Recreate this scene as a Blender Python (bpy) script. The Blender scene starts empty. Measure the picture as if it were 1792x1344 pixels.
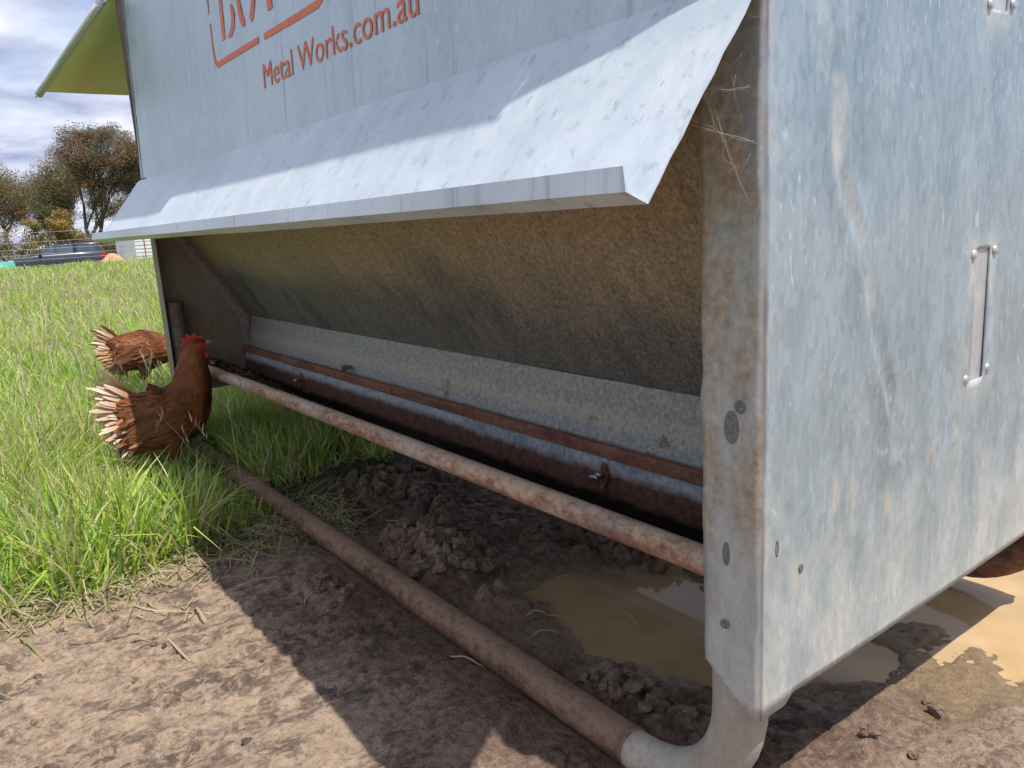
import bpy, math, random
import numpy as np
from mathutils import Vector, Matrix

random.seed(7)
RNG = np.random.default_rng(11)
scene = bpy.context.scene
COL = scene.collection

# ------------------------------------------------------------------ camera
YAW, PIT, ROL = math.radians(53.73539855), math.radians(11.79943937), math.radians(-3.33244438)
fwd = Vector((-math.sin(YAW) * math.cos(PIT), math.cos(YAW) * math.cos(PIT), -math.sin(PIT)))
rgt = fwd.cross(Vector((0, 0, 1))).normalized()
upv = rgt.cross(fwd)
r2 = math.cos(ROL) * rgt + math.sin(ROL) * upv
u2 = -math.sin(ROL) * rgt + math.cos(ROL) * upv
cam_data = bpy.data.cameras.new('camera')
cam_data.sensor_width = 36.0
cam_data.lens = 1364.65 / 1792 * 36.0
cam_data.clip_start = 0.02
cam_data.clip_end = 3000
cam = bpy.data.objects.new('camera', cam_data)
COL.objects.link(cam)
rot = Matrix((r2, u2, -fwd)).transposed().to_4x4()
cam.matrix_world = Matrix.Translation((0, 0, 0.70)) @ rot
scene.camera = cam

# ------------------------------------------------------------------ sun, sky, exposure
SUN = Vector((0.43, 0.085, 1.0)).normalized()
sun_data = bpy.data.lights.new('sun', 'SUN')
sun_data.energy = 4.4
sun_data.angle = math.radians(0.6)
sun_data.color = (1.0, 0.95, 0.87)
sun = bpy.data.objects.new('sun', sun_data)
COL.objects.link(sun)
sun.rotation_euler = (-SUN).to_track_quat('-Z', 'Y').to_euler()
sun.location = (3, 1, 8)

world = bpy.data.worlds.new('World')
scene.world = world
world.use_nodes = True
wn, wl = world.node_tree.nodes, world.node_tree.links
wn.clear()
w_out = wn.new('ShaderNodeOutputWorld')
w_bg = wn.new('ShaderNodeBackground')
w_bg.inputs['Strength'].default_value = 0.15
sky = wn.new('ShaderNodeTexSky')
sky.sky_type = 'NISHITA'
sky.sun_disc = False
sky.sun_elevation = math.asin(SUN.z)
sky.sun_rotation = math.atan2(SUN.x, SUN.y)
tc = wn.new('ShaderNodeTexCoord')
sep = wn.new('ShaderNodeSeparateXYZ')
wl.new(tc.outputs['Generated'], sep.inputs[0])
zadd = wn.new('ShaderNodeMath'); zadd.operation = 'ADD'; zadd.inputs[1].default_value = 0.14
zmax = wn.new('ShaderNodeMath'); zmax.operation = 'MAXIMUM'; zmax.inputs[1].default_value = 0.05
wl.new(sep.outputs['Z'], zadd.inputs[0]); wl.new(zadd.outputs[0], zmax.inputs[0])
dx = wn.new('ShaderNodeMath'); dx.operation = 'DIVIDE'
dy = wn.new('ShaderNodeMath'); dy.operation = 'DIVIDE'
wl.new(sep.outputs['X'], dx.inputs[0]); wl.new(zmax.outputs[0], dx.inputs[1])
wl.new(sep.outputs['Y'], dy.inputs[0]); wl.new(zmax.outputs[0], dy.inputs[1])
cmb = wn.new('ShaderNodeCombineXYZ')
wl.new(dx.outputs[0], cmb.inputs[0]); wl.new(dy.outputs[0], cmb.inputs[1])
cn = wn.new('ShaderNodeTexNoise')
cn.inputs['Scale'].default_value = 1.1; cn.inputs['Detail'].default_value = 7; cn.inputs['Roughness'].default_value = 0.55
wl.new(cmb.outputs[0], cn.inputs['Vector'])
cn2 = wn.new('ShaderNodeTexNoise')
cn2.inputs['Scale'].default_value = 2.3; cn2.inputs['Detail'].default_value = 6
wl.new(cmb.outputs[0], cn2.inputs['Vector'])
cr = wn.new('ShaderNodeValToRGB')                     # how much cloud covers the blue
cr.color_ramp.elements[0].position = 0.30; cr.color_ramp.elements[0].color = (0.45, 0.45, 0.45, 1)
cr.color_ramp.elements[1].position = 0.52; cr.color_ramp.elements[1].color = (1, 1, 1, 1)
wl.new(cn.outputs['Fac'], cr.inputs[0])
cc = wn.new('ShaderNodeValToRGB')                     # grey bellies and white tops
cc.color_ramp.elements[0].position = 0.36; cc.color_ramp.elements[0].color = (2.0, 2.3, 3.4, 1)
cc.color_ramp.elements[1].position = 0.72; cc.color_ramp.elements[1].color = (5.3, 5.5, 6.1, 1)
wl.new(cn2.outputs['Fac'], cc.inputs[0])
wm = wn.new('ShaderNodeMix'); wm.data_type = 'RGBA'
wl.new(cr.outputs[0], wm.inputs['Factor'])
wl.new(sky.outputs[0], wm.inputs[6]); wl.new(cc.outputs[0], wm.inputs[7])
wl.new(wm.outputs[2], w_bg.inputs['Color'])
wl.new(w_bg.outputs[0], w_out.inputs[0])

scene.view_settings.view_transform = 'Standard'
scene.view_settings.look = 'None'
scene.view_settings.exposure = 0.45
scene.view_settings.gamma = 1.0

# ------------------------------------------------------------------ numpy noise
def _hash(ix, iy, seed):
    h = (ix.astype(np.int64) * 374761393 + iy.astype(np.int64) * 668265263 + seed * 974634777) & 0xFFFFFFFF
    h = ((h ^ (h >> 13)) * 1274126177) & 0xFFFFFFFF
    return ((h ^ (h >> 16)) & 0xFFFF) / 65535.0
def vnoise(x, y, seed=0):
    ix, iy = np.floor(x), np.floor(y)
    fx, fy = x - ix, y - iy
    fx = fx * fx * fx * (fx * (fx * 6 - 15) + 10); fy = fy * fy * fy * (fy * (fy * 6 - 15) + 10)
    a, b = _hash(ix, iy, seed), _hash(ix + 1, iy, seed)
    c, d = _hash(ix, iy + 1, seed), _hash(ix + 1, iy + 1, seed)
    return (a * (1 - fx) + b * fx) * (1 - fy) + (c * (1 - fx) + d * fx) * fy - 0.5
def fbm(x, y, scale, octaves=4, seed=0, gain=0.5):
    out = 0; amp = 1.0
    for o in range(octaves):
        ca, sa = math.cos(0.6 * o + seed), math.sin(0.6 * o + seed)
        out = out + amp * vnoise((x * ca - y * sa) * scale + 17.3 * o, (x * sa + y * ca) * scale - 9.1 * o, seed + o)
        scale *= 2.03; amp *= gain
    return out
def cells(x, y, scale, seed=0):
    """distance to the nearest and second nearest feature point"""
    px, py = x * scale, y * scale
    ix, iy = np.floor(px), np.floor(py)
    d1 = np.full(px.shape, 9.0); d2 = np.full(px.shape, 9.0); idv = np.zeros(px.shape)
    for ox in (-1, 0, 1):
        for oy in (-1, 0, 1):
            cx, cy = ix + ox, iy + oy
            qx = cx + _hash(cx, cy, seed); qy = cy + _hash(cx, cy, seed + 5)
            d = np.hypot(px - qx, py - qy)
            near = d < d1
            d2 = np.where(near, d1, np.minimum(d2, d))
            idv = np.where(near, _hash(cx, cy, seed + 9), idv)
            d1 = np.where(near, d, d1)
    return d1, d2, idv
def sstep(a, b, x):
    t = np.clip((x - a) / (b - a), 0, 1)
    return t * t * (3 - 2 * t)

# ------------------------------------------------------------------ mesh helpers
def finish(ob, label=None, cat=None, group=None, kind=None):
    if label: ob['label'] = label
    if cat: ob['category'] = cat
    if group: ob['group'] = group
    if kind: ob['kind'] = kind
    return ob
def link(name, me, mat, parent=None, smooth=True):
    ob = bpy.data.objects.new(name, me)
    COL.objects.link(ob)
    if mat is not None:
        for m in (mat if isinstance(mat, (list, tuple)) else [mat]): me.materials.append(m)
    if smooth and len(me.polygons): me.polygons.foreach_set('use_smooth', [True] * len(me.polygons))
    if parent is not None: ob.parent = parent
    return ob
def raw(name, v, f):
    me = bpy.data.meshes.new(name)
    me.from_pydata([tuple(p) for p in v], [], [tuple(q) for q in f])
    me.update()
    return me
def fast(name, v, f, colors=None):
    """v (n,3) and f (m,k) arrays, every face with k corners"""
    v = np.asarray(v, np.float32); f = np.asarray(f, np.int32); k = f.shape[1]
    me = bpy.data.meshes.new(name)
    me.vertices.add(len(v)); me.vertices.foreach_set('co', v.ravel())
    me.loops.add(f.size); me.loops.foreach_set('vertex_index', f.ravel())
    me.polygons.add(len(f))
    me.polygons.foreach_set('loop_start', np.arange(len(f), dtype=np.int32) * k)
    me.polygons.foreach_set('loop_total', np.full(len(f), k, np.int32))
    me.update(calc_edges=True)
    if colors is not None:
        at = me.attributes.new('tint', 'FLOAT_COLOR', 'POINT')
        c = np.ones((len(v), 4), np.float32); c[:, :3] = colors
        at.data.foreach_set('color', c.ravel())
    return me
def empty(name, loc, rz=0):
    o = bpy.data.objects.new(name, None); COL.objects.link(o)
    o.location = loc; o.rotation_euler = (0, 0, rz); o.empty_display_size = 0.1
    return o
def boxv(x0, x1, y0, y1, z0, z1):
    v = [(x0, y0, z0), (x1, y0, z0), (x1, y1, z0), (x0, y1, z0), (x0, y0, z1), (x1, y0, z1), (x1, y1, z1), (x0, y1, z1)]
    f = [(0, 3, 2, 1), (4, 5, 6, 7), (0, 1, 5, 4), (1, 2, 6, 5), (2, 3, 7, 6), (3, 0, 4, 7)]
    return v, f
def box(name, b, mat, parent=None, bevel=0.0):
    v, f = boxv(*b)
    ob = link(name, raw(name, v, f), mat, parent, smooth=False)
    if bevel:
        m = ob.modifiers.new('bevel', 'BEVEL'); m.width = bevel; m.segments = 2
    return ob
def tubev(pts, rad, seg=12, cap=True, noise=0.0, seed=0):
    pts = [Vector(p) for p in pts]; n = len(pts)
    rads = rad if isinstance(rad, (list, tuple, np.ndarray)) else [rad] * n
    v, f = [], []
    up = Vector((0, 0, 1)); nrm = None
    rr = random.Random(seed)
    for i, p in enumerate(pts):
        t = (pts[min(i + 1, n - 1)] - pts[max(i - 1, 0)])
        if t.length < 1e-9: t = Vector((0, 0, 1))
        t.normalize()
        if nrm is None:
            a = up if abs(t.z) < 0.9 else Vector((0, 1, 0))
            nrm = (a - t * a.dot(t)).normalized()
        else:
            nrm = nrm - t * nrm.dot(t)
            nrm = nrm.normalized() if nrm.length > 1e-6 else t.orthogonal().normalized()
        b = t.cross(nrm)
        for k in range(seg):
            a = 2 * math.pi * k / seg
            r = rads[i] * (1 + (rr.random() - .5) * noise)
            v.append(p + (nrm * math.cos(a) + b * math.sin(a)) * r)
    for i in range(n - 1):
        for k in range(seg):
            k2 = (k + 1) % seg
            f.append((i * seg + k, i * seg + k2, (i + 1) * seg + k2, (i + 1) * seg + k))
    if cap:
        f.append(tuple(reversed(range(seg)))); f.append(tuple(range((n - 1) * seg, n * seg)))
    return v, f
def tube(name, pts, rad, mat, parent=None, seg=12, cap=True, noise=0.0, seed=0):
    v, f = tubev(pts, rad, seg, cap, noise, seed)
    return link(name, raw(name, v, f), mat, parent)
def merge(parts):
    V, F = [], []
    for v, f in parts:
        o = len(V); V.extend(v); F.extend([tuple(i + o for i in q) for q in f])
    return V, F

# ------------------------------------------------------------------ material helpers
class M:
    def __init__(s, name):
        s.mat = bpy.data.materials.new(name); s.mat.use_nodes = True
        s.n, s.l = s.mat.node_tree.nodes, s.mat.node_tree.links
        s.b = s.n['Principled BSDF']; s.out = s.n['Material Output']
        s.geo = s.n.new('ShaderNodeNewGeometry')
        s.pos = s.geo.outputs['Position']
    def put(s, sock, val):
        if val is None: return
        if isinstance(val, bpy.types.NodeSocket): s.l.new(val, sock)
        elif isinstance(val, (tuple, list)) and len(val) == 3 and sock.type == 'RGBA': sock.default_value = (*val, 1)
        else: sock.default_value = val
    def set(s, **k):
        names = dict(color='Base Color', rough='Roughness', metal='Metallic', spec='Specular IOR Level', normal='Normal', trans='Transmission Weight', coat='Coat Weight', sheen='Sheen Weight', alpha='Alpha')
        for a, b in k.items(): s.put(s.b.inputs[names[a]], b)
        return s
    def math(s, op, a, b=0.0, c=None, clamp=False):
        n = s.n.new('ShaderNodeMath'); n.operation = op; n.use_clamp = clamp
        s.put(n.inputs[0], a); s.put(n.inputs[1], b)
        if c is not None: s.put(n.inputs[2], c)
        return n.outputs[0]
    def scaled(s, vec, sc, off=(0, 0, 0)):
        n = s.n.new('ShaderNodeMapping'); s.put(n.inputs['Vector'], vec)
        n.inputs['Scale'].default_value = sc; n.inputs['Location'].default_value = off
        return n.outputs[0]
    def noise(s, scale, detail=4, rough=0.5, vec=None, dist=0.0):
        n = s.n.new('ShaderNodeTexNoise'); s.put(n.inputs['Vector'], vec if vec is not None else s.pos)
        n.inputs['Scale'].default_value = scale; n.inputs['Detail'].default_value = detail
        n.inputs['Roughness'].default_value = rough; n.inputs['Distortion'].default_value = dist
        return n.outputs['Fac']
    def voro(s, scale, vec=None, feature='F1', out='Distance', rand=1.0):
        n = s.n.new('ShaderNodeTexVoronoi'); s.put(n.inputs['Vector'], vec if vec is not None else s.pos)
        n.feature = feature; n.inputs['Scale'].default_value = scale; n.inputs['Randomness'].default_value = rand
        return n.outputs[out]
    def ramp(s, fac, stops, interp='LINEAR'):
        n = s.n.new('ShaderNodeValToRGB'); s.put(n.inputs[0], fac); n.color_ramp.interpolation = interp
        el = n.color_ramp.elements
        while len(el) < len(stops): el.new(0.5)
        for e, (p, c) in zip(el, stops):
            e.position = p; e.color = (c, c, c, 1) if isinstance(c, (int, float)) else (*c, 1)
        return n.outputs[0]
    def mix(s, fac, a, b, mode='MIX'):
        n = s.n.new('ShaderNodeMix'); n.data_type = 'RGBA'; n.blend_type = mode
        s.put(n.inputs['Factor'], fac); s.put(n.inputs[6], a); s.put(n.inputs[7], b)
        return n.outputs[2]
    def bump(s, h, strength=0.3, dist=0.002, normal=None):
        n = s.n.new('ShaderNodeBump'); s.put(n.inputs['Height'], h)
        n.inputs['Strength'].default_value = strength; n.inputs['Distance'].default_value = dist
        if normal is not None: s.put(n.inputs['Normal'], normal)
        return n.outputs[0]
    def xyz(s):
        n = s.n.new('ShaderNodeSeparateXYZ'); s.l.new(s.pos, n.inputs[0]); return n.outputs
    def attr(s, name, out='Fac'):
        n = s.n.new('ShaderNodeAttribute'); n.attribute_name = name; return n.outputs[out]

def plain(name, col, rough=0.6, metal=0.0, var=0.15, scale=40, bump=0.0):
    m = M(name)
    nz = m.noise(scale, 5, 0.6)
    c0 = tuple(c * (1 - var) for c in col); c1 = tuple(min(1, c * (1 + var)) for c in col)
    m.set(color=m.ramp(nz, [(0.3, c0), (0.7, c1)]), rough=rough, metal=metal)
    if bump: m.set(normal=m.bump(nz, bump, 0.003))
    return m.mat

def galv(name, lo, hi, flecks=0.35, mud=0.0, mud_z=(0.18, 0.5), wear=False, metal=0.55, stretch=(1, 1, .45), streak=0.5, rough=0.45, brown=0.0, scratch=0.6, front_stain=False, spangle=0.06):
    m = M(name); x = m.xyz()
    v = m.scaled(m.pos, stretch)
    sp = m.voro(150, v, out='Color')
    sps = m.n.new('ShaderNodeSeparateColor'); m.l.new(sp, sps.inputs[0])
    big = m.noise(3.2, 6, 0.62, m.scaled(m.pos, (1.3, 1.3, .55)))
    mid = m.noise(24, 5, 0.6, v)
    fine = m.noise(160, 3, 0.6, v)
    t = m.math('MULTIPLY_ADD', big, 0.60, m.math('MULTIPLY_ADD', mid, 0.36, 0.10))
    t = m.math('MULTIPLY_ADD', m.math('SUBTRACT', sps.outputs[0], 0.5), spangle, t)
    col = m.ramp(t, [(0.33, lo), (0.80, hi)])
    # pale oxide flecks
    fl = m.voro(95, m.scaled(m.pos, (1.6, 1.6, .5)))
    zone = m.ramp(m.noise(5, 3), [(0.42, 0.0), (0.62, 1.0)])
    fm = m.math('MULTIPLY', m.ramp(fl, [(0.10, 1.0), (0.24, 0.0)]), m.math('MULTIPLY', zone, flecks))
    col = m.mix(fm, col, (0.78, 0.82, 0.84))
    # drip streaks and thin scratches
    st = m.noise(20, 4, 0.7, m.scaled(m.pos, (2.6, 2.6, .12)))
    col = m.mix(m.math('MULTIPLY', m.ramp(st, [(0.57, 0.0), (0.72, 1.0)]), streak), col, (0.30, 0.33, 0.36))
    sc = m.noise(26, 3, 0.6, m.scaled(m.pos, (3.5, 3.5, .5), (3, 7, 1)), 1.2)
    scm = m.math('MULTIPLY', m.ramp(sc, [(0.66, 0.0), (0.70, 1.0)]), m.ramp(m.noise(6, 4), [(0.50, 0.0), (0.62, scratch)]))
    col = m.mix(scm, col, (0.17, 0.20, 0.24))
    ps = m.noise(38, 3, 0.6, m.scaled(m.pos, (2.2, 2.2, .6), (9, 2, 5)), .8)
    col = m.mix(m.math('MULTIPLY', m.ramp(ps, [(0.65, 0.0), (0.70, 1.0)]), m.math('MULTIPLY', m.ramp(m.noise(3.5, 3), [(0.46, 0.0), (0.58, 1.0)]), flecks)), col, (0.80, 0.84, 0.86))
    met = metal
    rg = m.math('MULTIPLY_ADD', mid, 0.3, rough - 0.13)
    if mud:
        zz = m.math('SUBTRACT', x[2], mud_z[0])
        g = m.math('SUBTRACT', 1.0, m.math('DIVIDE', zz, mud_z[1] - mud_z[0]), clamp=True)
        mk = m.math('MULTIPLY_ADD', m.noise(9, 7, 0.68, m.scaled(m.pos, (1.5, 1.5, .7))), 2.3, m.math('MULTIPLY_ADD', g, 1.15, -1.62), clamp=True)
        sp2 = m.ramp(m.noise(46, 5, 0.7), [(0.62, 0.0), (0.68, 1.0)])
        mk = m.math('MAXIMUM', m.math('MULTIPLY', mk, mud), m.math('MULTIPLY', m.math('MULTIPLY', sp2, g), 0.8))
        mk = m.math('MINIMUM', mk, 0.9)
        col = m.mix(mk, col, m.ramp(fine, [(0.3, (0.48, 0.43, 0.35)), (0.7, (0.66, 0.62, 0.53))]))
        met = m.math('MULTIPLY', m.math('SUBTRACT', 1.0, mk), metal)
        rg = m.math('MULTIPLY_ADD', mk, 0.3, rg)
    if brown:
        bm = m.ramp(m.noise(13, 7, 0.7, m.scaled(m.pos, (1, 1, .6))), [(0.40, 0.0), (0.60, brown)])
        col = m.mix(bm, col, m.ramp(fine, [(0.3, (0.20, 0.13, 0.07)), (0.7, (0.36, 0.26, 0.15))]))
        met = m.math('MULTIPLY', m.math('SUBTRACT', 1.0, bm), met)
        rg = m.math('MULTIPLY_ADD', bm, 0.35, rg)
    if front_stain:
        ff = m.ramp(x[1], [(0.6015, 1.0), (0.604, 0.0)])
        sn = m.math('MULTIPLY_ADD', m.noise(6, 6, .65, m.scaled(m.pos, (2.2, 1, .6))), 1.0, m.math('MULTIPLY', x[2], .35))
        sm_ = m.math('MULTIPLY', ff, m.ramp(sn, [(0.58, 0.15), (0.72, 0.88)]))
        col = m.mix(sm_, col, m.ramp(m.noise(80, 6, .7), [(0.3, (0.17, 0.125, 0.08)), (0.55, (0.33, 0.265, 0.19)), (0.75, (0.47, 0.43, 0.35))]))
        met = m.math('MULTIPLY', m.math('SUBTRACT', 1.0, sm_), met)
    if front_stain:
        sm2 = m.math('MULTIPLY', m.ramp(m.math('ABSOLUTE', m.math('SUBTRACT', x[1], 0.6040)), [(0.0012, 1.0), (0.0032, 0.0)]), m.ramp(m.noise(9, 4), [(0.35, 0.35), (0.6, 0.9)]))
        col = m.mix(sm2, col, (0.16, 0.135, 0.135))
    if wear:
        w = m.attr('wear')
        w = m.math('MULTIPLY', w, m.ramp(m.noise(26, 7, 0.75, m.scaled(m.pos, (1, 1, .5))), [(0.42, 0.0), (0.60, 1.0)]), clamp=True)
        col = m.mix(w, col, m.ramp(x[2], [(0.44, (0.60, 0.53, 0.42)), (0.5, (0.66, 0.65, 0.61))]))
        rg = m.math('MULTIPLY_ADD', w, 0.2, rg)
    h = m.math('MULTIPLY_ADD', fl, -0.5, m.math('MULTIPLY_ADD', fine, 0.25, mid))
    m.set(color=col, rough=rg, metal=met, normal=m.bump(h, 0.22, 0.0012))
    return m.mat

def rusty(name, dust=0.5, dustcol=(0.36, 0.25, 0.18), dark=(0.055, 0.026, 0.018), mid=(0.19, 0.085, 0.045), scale=1.0, bump=0.5, grey=0.0):
    m = M(name)
    pv = m.scaled(m.pos, (.4, 1, 1))
    n1 = m.noise(14 * scale, 7, 0.7, pv); n2 = m.noise(80 * scale, 6, 0.7, m.scaled(m.pos, (.7, 1, 1))); n3 = m.noise(260 * scale, 4, 0.6)
    col = m.ramp(m.math('MULTIPLY_ADD', n1, 0.6, m.math('MULTIPLY', n2, 0.5)), [(0.38, dark), (0.56, mid), (0.72, tuple(c * 1.6 for c in mid))])
    nz = m.n.new('ShaderNodeSeparateXYZ'); m.l.new(m.geo.outputs['Normal'], nz.inputs[0])
    up = m.math('MULTIPLY_ADD', nz.outputs[2], 0.2, m.math('MULTIPLY_ADD', n1, 0.9, m.math('MULTIPLY_ADD', n2, 0.8, -0.72)), clamp=True)
    dm = m.ramp(up, [(0.10, 0.0), (0.34, dust)])
    col = m.mix(dm, col, m.ramp(n3, [(0.3, tuple(c * .75 for c in dustcol)), (0.7, tuple(c * 1.2 for c in dustcol))]))
    if grey:
        gm = m.ramp(m.noise(9 * scale, 6, 0.7, pv), [(0.48, 0.0), (0.60, grey)])
        col = m.mix(gm, col, m.ramp(n2, [(0.3, (0.33, 0.33, 0.31)), (0.7, (0.52, 0.51, 0.48))]))
    m.set(color=col, rough=0.82, metal=0.0, normal=m.bump(m.math('MULTIPLY_ADD', n2, 0.7, n3), bump, 0.0022))
    return m.mat

def tint_mat(name, rough=0.6, trans=0.35, spec=0.3, var=0.0):
    m = M(name)
    c = m.attr('tint', 'Color')
    if var: c = m.mix(m.ramp(m.noise(120, 3), [(0.3, 0.0), (0.7, var)]), c, (0.02, 0.01, 0.005), 'MIX')
    m.set(color=c, rough=rough, spec=spec)
    if trans:
        t = m.n.new('ShaderNodeBsdfTranslucent'); m.put(t.inputs[0], c)
        mx = m.n.new('ShaderNodeMixShader'); mx.inputs[0].default_value = trans
        m.l.new(m.b.outputs[0], mx.inputs[1]); m.l.new(t.outputs[0], mx.inputs[2]); m.l.new(mx.outputs[0], m.out.inputs[0])
    return m.mat

MAT = {}
MAT['panel'] = galv('galvanised_end_panel', (0.19, 0.27, 0.325), (0.46, 0.555, 0.61), flecks=0.42, mud=0.75, mud_z=(0.18, 0.62), wear=True, streak=0.2, metal=0.5, front_stain=True, rough=.42, spangle=0.13)
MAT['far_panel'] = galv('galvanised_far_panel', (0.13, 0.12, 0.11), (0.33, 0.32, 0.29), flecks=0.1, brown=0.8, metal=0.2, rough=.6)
MAT['hopper'] = galv('galvanised_hopper', (0.33, 0.41, 0.44), (0.53, 0.61, 0.64), flecks=0.35, streak=0.85, metal=0.6, rough=.38, scratch=1.0, spangle=.10, stretch=(1, 1, .7))
MAT['hood'] = galv('galvanised_hood', (0.42, 0.485, 0.54), (0.68, 0.735, 0.78), flecks=0.3, streak=0.75, metal=0.4, scratch=.8, stretch=(1, .5, .5))
MAT['cover'] = galv('galvanised_cover', (0.66, 0.68, 0.62), (0.86, 0.86, 0.78), flecks=0.1, streak=0.2, metal=0.95, rough=.32)
MAT['trough_gal'] = galv('galvanised_trough', (0.24, 0.26, 0.27), (0.46, 0.48, 0.47), flecks=0.6, streak=0.3, metal=0.35, brown=0.35)
MAT['elbow'] = galv('dusty_galvanised_pipe', (0.30, 0.29, 0.27), (0.46, 0.44, 0.40), flecks=0.05, streak=0.1, mud=0.9, mud_z=(0.0, 0.3), metal=0.15, rough=0.6, brown=.5)
MAT['skid'] = rusty('muddy_rusted_skid', dust=0.75, dustcol=(0.285, 0.185, 0.122), mid=(.15, .070, .040), dark=(.05, .026, .018), grey=0.0, bump=1.0)
MAT['rail'] = rusty('rusted_flat_bar', dust=0.2, mid=(0.21, 0.085, 0.045), dark=(0.08, 0.03, 0.02), scale=1.4, bump=0.35)
MAT['perch'] = rusty('worn_rusted_pipe', dust=0.9, dustcol=(0.50, 0.37, 0.255), mid=(0.26, 0.135, 0.085), dark=(.10, .055, .04), grey=0.4, bump=0.3)
MAT['leg'] = rusty('old_leg_pipe', dust=0.5, dustcol=(0.2, 0.17, 0.14), mid=(0.12, 0.085, 0.06), bump=0.4)
MAT['bolt'] = plain('dull_steel_bolt', (0.42, 0.42, 0.40), 0.4, 0.8)
MAT['rivet'] = plain('bright_rivet', (0.62, 0.63, 0.64), 0.32, 0.8)
MAT['weld'] = plain('dark_weld_scar', (0.15, 0.15, 0.155), 0.8, 0.0, 0.4, 260, .6)
MAT['window'] = plain('cloudy_plastic', (0.50, 0.52, 0.54), 0.35, 0.4, 0.15, 30)
MAT['cobweb'] = plain('cobweb', (0.55, 0.50, 0.46), 0.9)

def slope_material():
    m = M('crusted_slope_sheet'); x = m.xyz()
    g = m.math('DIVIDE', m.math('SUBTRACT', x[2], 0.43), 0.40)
    blotch = m.noise(3.2, 6, 0.62, m.scaled(m.pos, (1.0, 1, 1.4)))
    w = m.math('MULTIPLY_ADD', blotch, 0.75, m.math('SUBTRACT', g, 0.36))
    run = m.noise(22, 5, 0.65, m.scaled(m.pos, (1.6, .25, .25)))
    grain = m.noise(170, 6, 0.78, m.scaled(m.pos, (1, 1, .7))); gr2 = m.noise(520, 3, 0.6)
    gg = m.math('MULTIPLY_ADD', run, 0.17, m.math('MULTIPLY', grain, 0.83))
    brown = m.ramp(gg, [(0.35, (0.145, 0.105, 0.065)), (0.50, (0.325, 0.258, 0.178)), (0.65, (0.50, 0.42, 0.31))])
    grey = m.ramp(gg, [(0.36, (0.060, 0.058, 0.054)), (0.52, (0.165, 0.160, 0.147)), (0.67, (0.34, 0.325, 0.285))])
    f = m.ramp(w, [(0.26, 0.0), (0.56, 1.0)])
    col = m.mix(f, grey, brown)
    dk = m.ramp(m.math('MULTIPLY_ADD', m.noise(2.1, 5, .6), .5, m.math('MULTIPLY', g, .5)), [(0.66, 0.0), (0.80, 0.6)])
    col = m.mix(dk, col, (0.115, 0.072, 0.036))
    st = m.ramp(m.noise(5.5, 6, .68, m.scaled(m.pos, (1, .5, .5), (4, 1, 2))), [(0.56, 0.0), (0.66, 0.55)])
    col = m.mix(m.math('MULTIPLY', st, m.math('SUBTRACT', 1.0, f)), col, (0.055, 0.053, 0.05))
    h = m.math('MULTIPLY_ADD', gr2, 0.4, grain)
    m.set(color=col, rough=0.68, metal=0.1, normal=m.bump(h, 0.6, 0.0028))
    return m.mat
MAT['slope'] = slope_material()

def back_plate_material():
    m = M('rust_stained_back_plate'); x = m.xyz()
    n1 = m.noise(9, 6, 0.65); n2 = m.noise(90, 5, 0.65); n3 = m.noise(240, 3)
    gal = m.ramp(m.math('MULTIPLY_ADD', n1, 0.5, m.math('MULTIPLY', n2, 0.5)), [(0.38, (0.20, 0.22, 0.235)), (0.60, (0.54, 0.56, 0.56))])
    rust = m.ramp(n2, [(0.3, (0.035, 0.018, 0.013)), (0.6, (0.16, 0.065, 0.035)), (0.75, (0.26, 0.11, 0.06))])
    zf = m.math('MULTIPLY_ADD', n1, -0.03, x[2])
    f = m.ramp(m.math('MULTIPLY', zf, 1.0), [(0.262, 1.0), (0.276, 0.0)])
    col = m.mix(f, gal, rust)
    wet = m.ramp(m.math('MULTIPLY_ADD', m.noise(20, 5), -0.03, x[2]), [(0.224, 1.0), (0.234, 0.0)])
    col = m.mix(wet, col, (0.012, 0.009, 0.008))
    m.set(color=col, rough=m.math('MULTIPLY_ADD', wet, -0.35, 0.62), normal=m.bump(n2, 0.4, 0.002))
    return m.mat
MAT['back'] = back_plate_material()

def throat_material():
    m = M('stained_throat_sheet'); x = m.xyz()
    n1 = m.noise(8, 6, 0.65); n2 = m.noise(130, 5, 0.7)
    gal = m.ramp(n2, [(0.30, (0.19, 0.195, 0.185)), (0.53, (0.325, 0.33, 0.305)), (0.72, (0.52, 0.50, 0.44))])
    tide = m.ramp(m.math('ABSOLUTE', m.math('SUBTRACT', m.math('MULTIPLY_ADD', n1, -0.03, x[2]), 0.352)), [(0.004, 1.0), (0.022, 0.0)])
    col = m.mix(m.math('MULTIPLY', tide, m.ramp(n2, [(0.35, 0.15), (0.6, 0.9)])), gal, (0.47, 0.41, 0.31))
    rs = m.math('MULTIPLY', m.ramp(m.noise(17, 6, 0.7), [(0.60, 0.0), (0.68, 0.9)]), m.ramp(x[2], [(0.36, 1.0), (0.40, 0.0)]))
    col = m.mix(rs, col, (0.20, 0.10, 0.05))
    m.set(color=col, rough=0.6, metal=0.25, normal=m.bump(n2, 0.45, 0.002))
    return m.mat
MAT['throat'] = throat_material()

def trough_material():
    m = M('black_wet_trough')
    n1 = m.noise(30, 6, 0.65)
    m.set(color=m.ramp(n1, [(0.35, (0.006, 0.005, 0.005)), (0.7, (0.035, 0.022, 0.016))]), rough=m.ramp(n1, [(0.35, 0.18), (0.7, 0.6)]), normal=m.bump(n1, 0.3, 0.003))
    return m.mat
MAT['trough'] = trough_material()

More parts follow.
